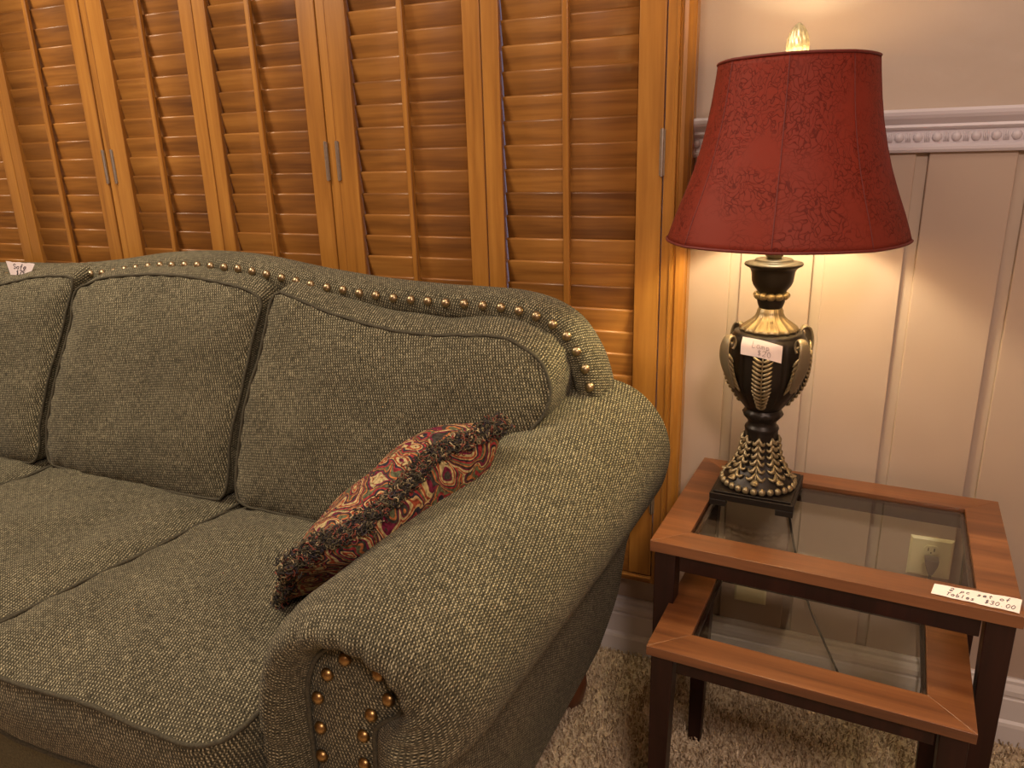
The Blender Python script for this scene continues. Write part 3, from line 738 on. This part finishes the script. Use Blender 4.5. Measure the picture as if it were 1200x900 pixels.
# ================================================================ NEST TABLES
def nest_table(name, label, cx, cy, rz, w, d, z, fw, thick, leg, apron_z, glass_drop, apron_in, group, front_apron=True):
    t = thing(name, label, 'table', (cx, cy, 0), rz, group)
    hw, hd = w/2, d/2
    b = MB()
    # four mitred rails
    co = [(-hw, -hd), (hw, -hd), (hw, hd), (-hw, hd)]; ci = [(-hw+fw, -hd+fw), (hw-fw, -hd+fw), (hw-fw, hd-fw), (-hw+fw, hd-fw)]
    for i in range(4):
        j = (i+1) % 4; q = [co[i], co[j], ci[j], ci[i]]
        b.add([(x, y, z-thick) for x, y in q]+[(x, y, z) for x, y in q], [(0, 3, 2, 1), (4, 5, 6, 7), (0, 1, 5, 4), (1, 2, 6, 5), (2, 3, 7, 6), (3, 0, 4, 7)])
    b.obj('top_frame', TB_X, t, local=True, bevel=.0006)
    # rabbet ledge that carries the glass
    b = MB(); e = .012; zz = z-glass_drop-.006
    x1, y1 = hw-fw, hd-fw
    b.box(-x1, x1, -y1, -y1+e*.6, z-thick, zz-.0005); b.box(-x1, x1, y1-e*.6, y1, z-thick, zz-.0005); b.box(-x1, -x1+e*.6, -y1, y1, z-thick, zz-.0005); b.box(x1-e*.6, x1, -y1, y1, z-thick, zz-.0005)
    b.obj('ledge', TB_D, t, local=True, smooth=False)
    b = MB(); gx_, gy_ = x1-.0008, y1-.0008; bv = .016
    zt = z-glass_drop
    b.add([(-gx_, -gy_, zz), (gx_, -gy_, zz), (gx_, gy_, zz), (-gx_, gy_, zz), (-gx_, -gy_, zt-.003), (gx_, -gy_, zt-.003), (gx_, gy_, zt-.003), (-gx_, gy_, zt-.003),
           (-gx_+bv, -gy_+bv, zt), (gx_-bv, -gy_+bv, zt), (gx_-bv, gy_-bv, zt), (-gx_+bv, gy_-bv, zt)],
          [(0, 3, 2, 1), (0, 1, 5, 4), (1, 2, 6, 5), (2, 3, 7, 6), (3, 0, 4, 7), (4, 5, 9, 8), (5, 6, 10, 9), (6, 7, 11, 10), (7, 4, 8, 11), (8, 9, 10, 11)])
    b.obj('glass_pane', GLASS, t, local=True, smooth=False, label='clear bevelled glass pane')
    a = apron_in; th = .018
    if front_apron:
        b = MB(); b.box(-hw+a+leg, hw-a-leg, -hd+a, -hd+a+th, apron_z, z-thick); b.obj('apron', TB_D, t, local=True, bevel=.0015)
    b = MB(); b.box(-hw+a+leg, hw-a-leg, hd-a-th, hd-a, apron_z, z-thick); b.obj('apron', TB_D, t, local=True, bevel=.0015)
    for s in (-1, 1):
        b = MB(); x0 = s*(hw-a); x1_ = s*(hw-a-th); b.box(min(x0, x1_), max(x0, x1_), -hd+a+leg, hd-a-leg, apron_z, z-thick); b.obj('apron', TB_D, t, local=True, bevel=.0015)
        for sy in (-1, 1):
            b = MB(); ox, oy = s*(hw-a*.6), sy*(hd-a*.6)
            ix, iy = ox-s*leg, oy-sy*leg; ixb, iyb = ox-s*leg*.70, oy-sy*leg*.70
            zt_ = z-thick
            def q(xa, ya, xb, yb, zz_): 
                xs = sorted((xa, xb)); ys_ = sorted((ya, yb)); return [(xs[0], ys_[0], zz_), (xs[1], ys_[0], zz_), (xs[1], ys_[1], zz_), (xs[0], ys_[1], zz_)]
            v0 = q(ox, oy, ixb, iyb, 0); v1 = q(ox, oy, ix, iy, zt_)
            b.add(v0+v1, [(0, 3, 2, 1), (4, 5, 6, 7), (0, 1, 5, 4), (1, 2, 6, 5), (2, 3, 7, 6), (3, 0, 4, 7)])
            b.obj('leg', TB_D, t, local=True, bevel=.002)
    return t
nest_table('nesting_table', 'larger cherry wood nesting table with glass top, carrying the lamp', .0189, -.2671, -.0542, .6017, .4435, .6108, .062, .022, .042, .551, .004, .012, 'nesting side tables')
nest_table('nesting_table', 'smaller cherry wood nesting table with glass top pulled out below the larger one', .001, -.440, -.0542, .508, .375, .4800, .0655, .018, .040, .430, .004, .012, 'nesting side tables')

# ================================================================ TABLE LAMP
LX, LY, LZ = -.130, -.200, .6112
lamp = thing('table_lamp', 'ornate bronze urn table lamp with a red bell shade, lit', 'lamp', (LX, LY, LZ))
def L(name, b, mat, parent=None, **kw):
    b.v = [(p[0]+LX, p[1]+LY, p[2]) for p in b.v]
    return b.obj(name, mat, parent or lamp, **kw)
# square plinth with bracket feet
b = MB(); a_ = -.0542; ca, sa = math.cos(a_), math.sin(a_)
def rot(p): return (p[0]*ca-p[1]*sa, p[0]*sa+p[1]*ca, p[2])
hb = .083
b.box(-hb, hb, -hb, hb, LZ+.013, LZ+.027); b.box(-hb+.006, hb-.006, -hb+.006, hb-.006, LZ+.027, LZ+.031)
for sx in (-1, 1):
    for sy in (-1, 1):
        xs = sorted((sx*hb, sx*(hb-.034))); ys_ = sorted((sy*hb, sy*(hb-.034)))
        b.box(xs[0], xs[1], ys_[0], ys_[1], LZ, LZ+.013)
b.v = [rot(p) for p in b.v]
L('plinth', b, BRZ, bevel=.0015)
zb = LZ+.031
b = MB()
b.lathe([(.070, zb), (.074, zb+.002), (.074, zb+.010), (.070, zb+.014), (.066, .6605), (.060, .668), (.050, .682), (.0430, .695), (.0380, .708), (.0345, .722), (.0325, .740), (.0320, .756), (.0330, .762), (.0345, .7655), (.0330, .770), (.0290, .773), (.0285, .782), (.0330, .787), (.0385, .794), (.0400, .799), (.0375, .804), (.033, .809), (.034, .812)],
        64, mod=lambda a, r, z: 1+.035*math.cos(8*a)*(1 if .668 < z < .757 else 0)+.03*math.cos(12*a)*(1 if .79 < z < .803 else 0))
L('pedestal', b, BRZ)
b = MB()
for k in range(28):
    a = 2*PI*k/28; b.ball((.0715*math.cos(a), .0715*math.sin(a), zb+.0075), .0078, 10)
L('bead_ring', b, GLD)
# acanthus relief on the pedestal
b = MB()
def rp(z):
    zs = [.655, .668, .682, .695, .708, .722, .740, .756]; rs = [.066, .060, .050, .0430, .0380, .0345, .0325, .0320]
    return float(np.interp(z, zs, rs))
for k in range(8):
    a0 = 2*PI*k/8-PI/2
    up = .0 if k % 2 == 0 else .004
    # midrib
    b.tube([((rp(z)+.0025)*math.cos(a0), (rp(z)+.0025)*math.sin(a0), z) for z in np.linspace(.665, .752, 10)], .0018, 6)
    for i, z in enumerate(np.linspace(.676, .744, 6)):
        for s in (-1, 1):
            pts = []
            for q in range(7):
                t = q/6; aa = a0+s*(t*.34); zz = z+.013*(1-t)**1.4-.004+.006*math.sin(PI*t)*-1+ (t**2)*.004
                rr = rp(zz)+.0022+.0035*math.sin(PI*t)
                pts.append((rr*math.cos(aa), rr*math.sin(aa), zz))
            b.tube(pts, [.0016, .0030, .0038, .0040, .0038, .0030, .0016], 6)
    # curled tip at the foot
    pts = []
    for q in range(9):
        t = q/8; rr = .056+.020*t; zz = .672-.014*t+.010*max(0, t-.6)*2.2
        pts.append((rr*math.cos(a0), rr*math.sin(a0), zz))
    b.tube(pts, [.004, .006, .0075, .0085, .009, .0085, .007, .005, .002], 8, flat=.45)
L('acanthus_relief', b, GLD)
# urn
lob = lambda a, r, z: 1-.030*(max(0, math.cos(12*a+PI*0))**10)*(1 if .82 < z < .955 else 0)
b = MB()
b.lathe([(.034, .808), (.037, .8105), (.044, .820), (.0520, .832), (.0600, .843), (.0670, .8545), (.0725, .866), (.0765, .880), (.0785, .895), (.0795, .910), (.0795, .925), (.0785, .940), (.0765, .950), (.0730, .958), (.0690, .963), (.0670, .966), (.0665, .969), (.062, .9715), (.050, .973)], 144, mod=lob)
L('urn_body', b, BRZ)
# gold feather leaves between the handles
def ru(z):
    zs = [.808, .820, .832, .843, .8545, .866, .880, .895, .910, .925, .940, .950, .958]; rs = [.034, .044, .052, .060, .067, .0725, .0765, .0785, .0795, .0795, .0785, .0765, .073]
    return float(np.interp(z, zs, rs))
for k in range(4):
    b = MB(); a0 = -PI/2+k*PI/2
    zz_ = np.linspace(.818, .936, 14)
    b.tube([((ru(z)+.0020)*math.cos(a0), (ru(z)+.0020)*math.sin(a0), z) for z in zz_], .0016, 6)
    for i, z in enumerate(np.linspace(.822, .928, 13)):
        wd = .0185*min(1, .45+(z-.82)/.07)
        for s in (-1, 1):
            pts = []
            for q in range(6):
                t = q/5; zz = z+.010*t**1.6-.002; r_ = ru(zz)+.0016+.0018*math.sin(PI*t); aa = a0+s*wd*t/ru(zz)
                pts.append((r_*math.cos(aa), r_*math.sin(aa), zz))
            b.tube(pts, [.0016, .0028, .0034, .0034, .0028, .0012], 6)
    L('feather_leaf', b, GLD)
# scroll handles
for k in range(4):
    b = MB(); a0 = -PI/4+k*PI/2; er = Vector((math.cos(a0), math.sin(a0), 0)); et = Vector((-math.sin(a0), math.cos(a0), 0))
    rz_ = cr([(.086, .944), (.082, .950), (.080, .958), (.084, .966), (.091, .970), (.0985, .966), (.103, .955), (.1045, .940), (.1025, .922), (.097, .904), (.090, .888), (.083, .874), (.077, .862)], 30)
    rows = []
    for i, (r_, z) in enumerate(rz_):
        t = i/29; w = .0042+.0105*math.sin(PI*min(1, max(0, (t-.15)/.85)))**.8; th = .0042-.001*t
        tgn = rz_[min(i+1, 29)]-rz_[max(i-1, 0)]; tgn /= np.linalg.norm(tgn); nn = Vector((0, 0, 0))+er*float(-tgn[1])+Vector((0, 0, float(tgn[0])))
        c_ = er*float(r_)+Vector((0, 0, float(z)))
        rows.append([c_+et*(w*math.cos(2*PI*q/12))+nn*(th*math.sin(2*PI*q/12)*(1+.25*math.cos(2*PI*q/12*2))) for q in range(12)])
    b.grid(rows, closed=True)
    c_ = er*.0885+Vector((0, 0, .954)); b.ball(tuple(c_), .0052, 10)
    hd = L('handle', b, CUP)
    b = MB()
    for i in range(7):
        z0 = .935-.0105*i; r0 = float(np.interp(-z0, -rz_[8:, 1], rz_[8:, 0]))
        for s in (-1, 1):
            pts = []
            for q in range(6):
                t = q/5; z1 = z0-.020*t**1.5+.006; r1 = r0-.011*t
                p = er*(r1+.0015)+et*(s*(.002+.0155*t*(1-.04*i)))+Vector((0, 0, z1)); pts.append(p)
            b.tube(pts, [.0014, .0028, .0034, .0034, .0028, .0012], 6)
    b.obj_mat = None
    L('leaf_ribs', b, GLD, hd)
# collar, neck, cup
b = MB(); b.lathe([(.050, .9715), (.0535, .9735), (.0540, .977), (.050, .981), (.0425, .987), (.0330, .994), (.0275, 1.001), (.0245, 1.008), (.0240, 1.0135), (.0225, 1.015), (.0225, 1.0175)], 96, mod=lambda a, r, z: 1+.085*abs(math.cos(8*a))*(1 if z < 1.0 else .5)+.03*math.cos(32*a)-.04)
L('leaf_collar', b, GLD)
b = MB(); b.lathe([(.0215, 1.0165), (.0228, 1.020), (.0255, 1.027), (.0268, 1.034), (.0265, 1.040), (.025, 1.048), (.0275, 1.0515), (.031, 1.056), (.0360, 1.063), (.0390, 1.071), (.0400, 1.080), (.0408, 1.088), (.0430, 1.094), (.0480, 1.0985), (.0535, 1.1010), (.0550, 1.1035), (.0540, 1.1065), (.0400, 1.1090), (.0360, 1.1095), (.0355, 1.1125), (.0340, 1.114), (.010, 1.1145)], 64)
L('cup', b, BRZ)
b = MB()
for k in range(11):
    a = 2*PI*k/11+.2; b.ball((.0260*math.cos(a), .0260*math.sin(a), 1.0425), .0098, 10, (1, 1, .8))
L('neck_beads', b, GLD)
b = MB(); b.lathe([(.0135, 1.113), (.0135, 1.118), (.0165, 1.119), (.0165, 1.180), (.015, 1.184), (.0145, 1.198), (.001, 1.199)], 32)
sock = L('socket', b, CUP)
BULB = emis('lit_bulb_glass', (1.0, .72, .38), 18)
b = MB(); b.lathe([(.012, 1.197), (.013, 1.212), (.022, 1.232), (.029, 1.252), (.029, 1.266), (.022, 1.284), (.010, 1.293), (.001, 1.295)], 24)
L('bulb', b, BULB)
# harp and spider
SHX, SHY = .015, -.030         # the shade sits slightly off the axis
b = MB()
for s in (-1, 1):
    b.tube([tuple(p) for p in cr([(s*.010, 0, 1.180), (s*.030, -.001, 1.195), (s*.052, -.004, 1.25), (s*.056+SHX*.4, -.012, 1.34), (s*.045+SHX*.7, -.022, 1.41), (s*.018+SHX*.9, -.029, 1.446), (SHX, SHY, 1.454)], 30)], .0016, 6)
L('harp', b, NICKEL)
# shade
sz = [(1.155, .2165), (1.170, .2120), (1.20, .2015), (1.24, .1855), (1.28, .1710), (1.32, .1595), (1.36, .1500), (1.40, .1430), (1.44, .1375), (1.466, .1345)]
def shade_pt(a, z, r, f=1.0):
    # eight slightly flattened gores
    ph = ((a+PI/2) % (PI/4))-PI/8
    k = 1-.35*(1-math.cos(PI/8)/math.cos(ph)) if True else 1
    k = 1-.30*(1-math.cos(PI/8)/math.cos(ph)); k = k/1.0
    tilt = .012
    cx_ = SHX+ .0*(z-1.15); x = cx_+r*f*k*math.cos(a); y = SHY+r*f*k*math.sin(a)
    return (x, y, z + tilt*0*x)
zz_ = np.linspace(1.155, 1.466, 28); rr_ = np.interp(zz_, [q[0] for q in sz], [q[1] for q in sz])
NA = 128
rows = []; UU = []
for z, r in zip(zz_, rr_):
    rows.append([shade_pt(2*PI*k/NA, z, r) for k in range(NA)]); UU.append([(2*PI*k/NA*.18, z) for k in range(NA)])
b = MB(); b.grid(rows, (UU, 2*PI*.18), closed=True)
shade = L('shade', b, SHADE)
md = shade.modifiers.new('thickness', 'SOLIDIFY'); md.thickness = .0012; md.offset = -1
b = MB(); b.grid([[shade_pt(2*PI*k/NA, z, r, .988) for k in range(NA)] for z, r in zip(zz_, rr_)], closed=True)
L('shade_lining', b, LINER, shade, label='pale inner lining of the shade')
b = MB()
for k in range(8):
    a = -PI/2+k*PI/4
    b.tube([shade_pt(a, z, r, 1.001) for z, r in zip(zz_, rr_)], .0010, 6)
L('shade_seams', b, SHTRIM, shade)
for zt, rt in ((1.156, .2165), (1.4655, .1345)):
    b = MB(); b.tube([shade_pt(2*PI*k/96, zt, rt, 1.003) for k in range(96)], .0026, 8, closed=True)
    L('shade_rim', b, SHTRIM, shade)
b = MB()
for k in range(3):
    a = 2*PI*k/3+.4; b.tube([(SHX, SHY, 1.4555), (SHX+.08*math.cos(a), SHY+.08*math.sin(a), 1.4555), (SHX+.1320*math.cos(a), SHY+.1320*math.sin(a), 1.464)], .0015, 6)
b.lathe([(.012, 1.454), (.012, 1.4565)], 16, (SHX, SHY, 0))
L('shade_spider', b, NICKEL, shade)
b = MB()
b.lathe([(.005, 1.456), (.005, 1.464), (.011, 1.466), (.012, 1.4695), (.0150, 1.473), (.0183, 1.482), (.0192, 1.490), (.0180, 1.500), (.0145, 1.511), (.0090, 1.520), (.004, 1.5255), (.0005, 1.527)], 72, (SHX, SHY+.002, 0), mod=lambda a, r, z: 1+.06*math.cos(12*a+z*90)*(1 if z > 1.472 else 0))
FIN = simple('pale_metallic_finial', (.62, .58, .40), .28, .55, .3, 180, .4, .001)
L('finial', b, FIN)
# lamp light
pd = bpy.data.lights.new('lamp_light', 'POINT'); pd.energy = LAMP_POWER; pd.color = LAMP_COL; pd.shadow_soft_size = .045
po = bpy.data.objects.new('lamp_light', pd); C.objects.link(po); po.location = (LX+.004, LY-.006, 1.315)
# power cord from the lamp over the table's back edge to the outlet
cpts = cr([(LX+.01, LY+.080, LZ+.008), (LX+.02, LY+.11, LZ+.0048), (LX+.03, -.040, LZ+.0048), (LX+.036, -.0185, LZ-.004), (-.080, -.014, .54), (-.050, -.014, .40), (-.020, -.016, .30), (-.002, -.022, .25), (.028, -.032, .19), (.075, -.040, .10), (.115, -.050, .03), (.160, -.060, .0065), (.215, -.060, .0065), (.245, -.055, .03), (.250, -.045, .14), (.240, -.036, .28), (.2345, -.034, .38), (.2345, -.032, .41)], 90)
b = MB(); b.tube([tuple(p) for p in cpts], .0028, 8); cord = b.obj('power_cord', BLACKC, lamp)
b = MB()
b.add([(.220, -.014, .440), (.249, -.014, .440), (.249, -.034, .438), (.220, -.034, .438), (.2300, -.016, .405), (.2390, -.016, .405), (.2390, -.036, .402), (.2300, -.036, .402), (.222, -.014, .425), (.247, -.014, .425), (.247, -.036, .424), (.222, -.036, .424)],
      [(0, 1, 2, 3), (3, 2, 10, 11), (0, 8, 9, 1), (0, 3, 11, 8), (1, 9, 10, 2), (11, 10, 6, 7), (8, 4, 5, 9), (8, 11, 7, 4), (9, 5, 6, 10), (4, 7, 6, 5)])
b.obj('plug', GREYP, cord, bevel=.002)

# ================================================================ OUTLET PLATES
def plate(label, x0, x1, z0, z1, sockets):
    t = thing('wall_outlet' if sockets else 'blank_wall_plate', label, 'outlet' if sockets else 'wall plate', ((x0+x1)/2, -.003, z0))
    b_ = MB(); n = .005
    b_.add([(x0, -.0002, z0), (x1, -.0002, z0), (x1, -.0002, z1), (x0, -.0002, z1), (x0, -.003, z0), (x1, -.003, z0), (x1, -.003, z1), (x0, -.003, z1), (x0+n, -.0065, z0+n), (x1-n, -.0065, z0+n), (x1-n, -.0065, z1-n), (x0+n, -.0065, z1-n)],
           [(0, 1, 2, 3), (0, 4, 5, 1), (1, 5, 6, 2), (2, 6, 7, 3), (3, 7, 4, 0), (4, 8, 9, 5), (5, 9, 10, 6), (6, 10, 11, 7), (7, 11, 8, 4), (8, 11, 10, 9)])
    b_.obj('plate', IVORY, t, smooth=False)
    xc, zc = (x0+x1)/2, (z0+z1)/2
    if sockets:
        for dz in ((.0195), (-.0195)):
            b_ = MB(); b_.add([(xc+.0145*math.cos(2*PI*k/20)*1.05, -.0065, zc+dz+max(-.0115, min(.0115, .0150*math.sin(2*PI*k/20)))) for k in range(20)]+[(xc+.0145*math.cos(2*PI*k/20)*1.05, -.0085, zc+dz+max(-.0115, min(.0115, .0150*math.sin(2*PI*k/20)))) for k in range(20)], [[k, (k+1) % 20, 20+(k+1) % 20, 20+k] for k in range(20)]+[[20+k for k in range(20)]])
            so = b_.obj('socket_face', IVORY, t, smooth=False)
            b_ = MB(); b_.box(xc-.007, xc-.005, -.0088, -.0084, zc+dz-.002, zc+dz+.006); b_.box(xc+.005, xc+.007, -.0088, -.0084, zc+dz-.002, zc+dz+.006); b_.ball((xc, -.0084, zc+dz-.006), .0018, 8, (1, .2, 1)); b_.obj('slots', DARKV, so, smooth=False)
    b_ = MB(); b_.lathe([(.003, 0), (.0028, .0008), (.0005, .001)], 12)
    b_.v = [(xc+p[0], -.0066-p[2], zc+p[1]) for p in b_.v]; b_.obj('screw', NICKEL, t, smooth=False)
plate('ivory wall outlet with a grey plug, seen through the larger table\'s glass', .190, .276, .382, .478, True)
plate('ivory wall plate with a screw, seen through the smaller table\'s glass', -.182, -.106, .224, .340, False)

# ================================================================ PAPER TAGS
GL = {'S': [[(.9,.85),(.5,1),(.1,.8),(.3,.55),(.7,.45),(.9,.2),(.5,0),(.1,.15)]], 'o': [[(.5,.55),(.15,.4),(.15,.12),(.5,0),(.85,.15),(.85,.42),(.5,.55)]], 'f': [[(.8,.95),(.55,1),(.45,.8),(.4,0)],[(.1,.5),(.75,.52)]],
      'a': [[(.8,.5),(.4,.55),(.1,.25),(.4,0),(.75,.2),(.8,.5),(.85,0)]], '7': [[(.1,.95),(.9,1),(.4,0)]], '5': [[(.9,1),(.25,.95),(.2,.55),(.7,.6),(.85,.25),(.5,0),(.1,.1)]], 'L': [[(.25,1),(.15,0),(.85,.05)]],
      'm': [[(.05,0),(.1,.5)],[(.1,.35),(.35,.5),(.45,0)],[(.45,.35),(.75,.5),(.9,0)]], 'p': [[(.2,.5),(.15,-.4)],[(.2,.45),(.7,.5),(.75,.1),(.2,.05)]], '$': [[(.85,.8),(.3,.85),(.3,.55),(.75,.45),(.7,.15),(.15,.15)],[(.5,1.05),(.45,-.05)]],
      '2': [[(.1,.8),(.5,1),(.85,.75),(.6,.4),(.1,.02),(.9,.05)]], '0': [[(.5,1),(.15,.7),(.15,.3),(.5,0),(.85,.3),(.85,.75),(.5,1)]], '3': [[(.1,.9),(.7,1),(.75,.65),(.4,.52),(.85,.3),(.5,0),(.1,.12)]], 'c': [[(.8,.45),(.4,.52),(.15,.25),(.4,0),(.8,.1)]],
      's': [[(.8,.48),(.3,.5),(.35,.3),(.75,.2),(.5,0),(.1,.06)]], 'e': [[(.15,.28),(.8,.32),(.6,.52),(.2,.4),(.2,.1),(.5,0),(.85,.1)]], 't': [[(.45,.9),(.4,.1),(.7,0)],[(.1,.58),(.8,.6)]], 'T': [[(.5,1),(.45,0)],[(.05,.95),(.95,1)]], 'b': [[(.2,1),(.2,0),(.7,.05),(.75,.42),(.2,.4)]],
      'l': [[(.4,1),(.4,0)]], '.': [[(.4,.02),(.5,.05)]], ' ': []}
def paper_tag(name_label, quad, lines, thick_n, curl=.002, ink_r=.0006, textbox=(.12, .92)):
    """quad: bottom-left, bottom-right, top-right, top-left corners in the world"""
    q = [Vector(p) for p in quad]; cen = sum(q, Vector())/4
    nrm_ = (q[1]-q[0]).cross(q[3]-q[0]).normalized()
    t = thing('paper_tag', name_label, 'tag', tuple(cen), 0)
    def P(u, v, h=0): 
        p = (q[0]*(1-u)+q[1]*u)*(1-v)+(q[3]*(1-u)+q[2]*u)*v
        return p+nrm_*(h+thick_n(u, v))
    b_ = MB(); rows = []
    edge = lambda u: .018*math.sin(u*17)+.012*math.sin(u*41+1)
    for i in range(17):
        u = i/16; rows.append([P(u, v+(edge(u) if v in (0, 1) else 0), .0005) for v in (0, .25, .5, .75, 1)])
    rows2 = [[p-nrm_*.0003 for p in r] for r in rows]
    b_.grid(rows); b_.grid([r[::-1] for r in rows2])
    o_ = b_.obj('paper', PAPER, t)
    b_ = MB()
    for (txt, u0, u1, v0, v1) in lines:
        n = len(txt); cw = (u1-u0)/n
        for i, ch in enumerate(txt):
            for st in GL[ch]:
                pts = [P(u0+cw*(i+.06+.82*x+.18*y), v0+(v1-v0)*y, .0009) for x, y in st]
                if len(pts) > 2: pts = [Vector(p) for p in cr([tuple(p) for p in pts], len(pts)*4)]
                b_.tube([tuple(p) for p in pts], ink_r, 5)
    b_.obj('handwriting', INK, t)
    return t
paper_tag('torn white price tag taped to the front right corner of the larger table', [(.178, -.484, .6113), (.300, -.497, .6113), (.311, -.452, .6113), (.186, -.450, .6113)],
          [('2 pc set of', .18, .88, .60, .86), ('Tables', .16, .50, .16, .44), ('$30.00', .60, .95, .16, .44)], lambda u, v: .0003, ink_r=.0005)
paper_tag('small white price tag stuck on the sofa\'s camel back', [(-2.323, -.2562, 1.004), (-2.243, -.2562, 1.006), (-2.207, -.2545, 1.046), (-2.335, -.2545, 1.050)],
          [('Sofa', .25, .75, .55, .88), ('$75', .35, .72, .14, .46)], lambda u, v: .010+.002*math.sin(u*5), ink_r=.0009)
# lamp tag wraps the urn shoulder: built on a cylinder
t = thing('paper_tag', 'white price tag stuck on the bronze lamp urn', 'tag', (LX, LY-.08, .93))
def LP(u, v, h=0):
    a = -PI/2-.14+(-.40+u*.92)+.02; z = .938+.034*v-.012*u*1.0+.004*math.sin(u*3)
    r_ = .0838+h+.0015*v+.0025*abs(u-.5)
    if z > .957: r_ -= (z-.957)*.35
    return (LX+r_*math.cos(a), LY+r_*math.sin(a), z)
b = MB(); rows = [[LP(i/20, j/6, .001) for j in range(7)] for i in range(21)]
b.grid(rows); b.grid([[LP(i/20, j/6, .0006) for j in range(7)][::-1] for i in range(21)]); b.obj('paper', PAPER, t)
b = MB()
for (txt, u0, u1, v0, v1) in (('Lamp', .28, .72, .52, .88), ('$20', .42, .76, .12, .44)):
    cw = (u1-u0)/len(txt)
    for i, ch in enumerate(txt):
        for st in GL[ch]:
            pts = [LP(u0+cw*(i+.06+.82*x), v0+(v1-v0)*y, .0014) for x, y in st]
            if len(pts) > 2: pts = [tuple(p) for p in cr(pts, len(pts)*4)]
            b.tube(pts, .0004, 5)
b.obj('handwriting', simple('faint_ink', (.25, .20, .22), .6), t)

# ================================================================ CARPET PILE
N = 42000
xs = rng.uniform(-.62, .95, N); ys = rng.uniform(-1.25, -.026, N)
keep = ~((xs < -.50) & (ys < -.9)); xs, ys = xs[keep], ys[keep]; N = len(xs)
ang = rng.uniform(0, 2*PI, N); hgt = rng.uniform(.008, .017, N); lean = rng.uniform(.0, .010, N); la = rng.uniform(0, 2*PI, N); r0 = rng.uniform(.0012, .0021, N)
V = np.zeros((N, 6, 3))
for k in range(3):
    a = ang+2*PI*k/3
    V[:, k, 0] = xs+r0*np.cos(a); V[:, k, 1] = ys+r0*np.sin(a); V[:, k, 2] = -.001
    V[:, 3+k, 0] = xs+lean*np.cos(la)+r0*1.0*np.cos(a+.5); V[:, 3+k, 1] = ys+lean*np.sin(la)+r0*1.0*np.sin(a+.5); V[:, 3+k, 2] = hgt
V = V.reshape(-1, 3)
Fq = np.zeros((N, 3, 4), int); base_ = np.arange(N)*6
for k in range(3):
    k2 = (k+1) % 3; Fq[:, k, 0] = base_+k; Fq[:, k, 1] = base_+k2; Fq[:, k, 2] = base_+3+k2; Fq[:, k, 3] = base_+3+k
faces = Fq.reshape(-1, 4).tolist()+np.stack([base_+3, base_+4, base_+5], 1).tolist()
me = bpy.data.meshes.new('carpet_pile'); me.from_pydata(V.tolist(), [], faces); me.materials.append(CARPET)
o = bpy.data.objects.new('carpet_pile', me); C.objects.link(o); o['kind'] = 'stuff'; tag(o, 'beige cut-pile carpet tufts around the side tables', 'carpet')
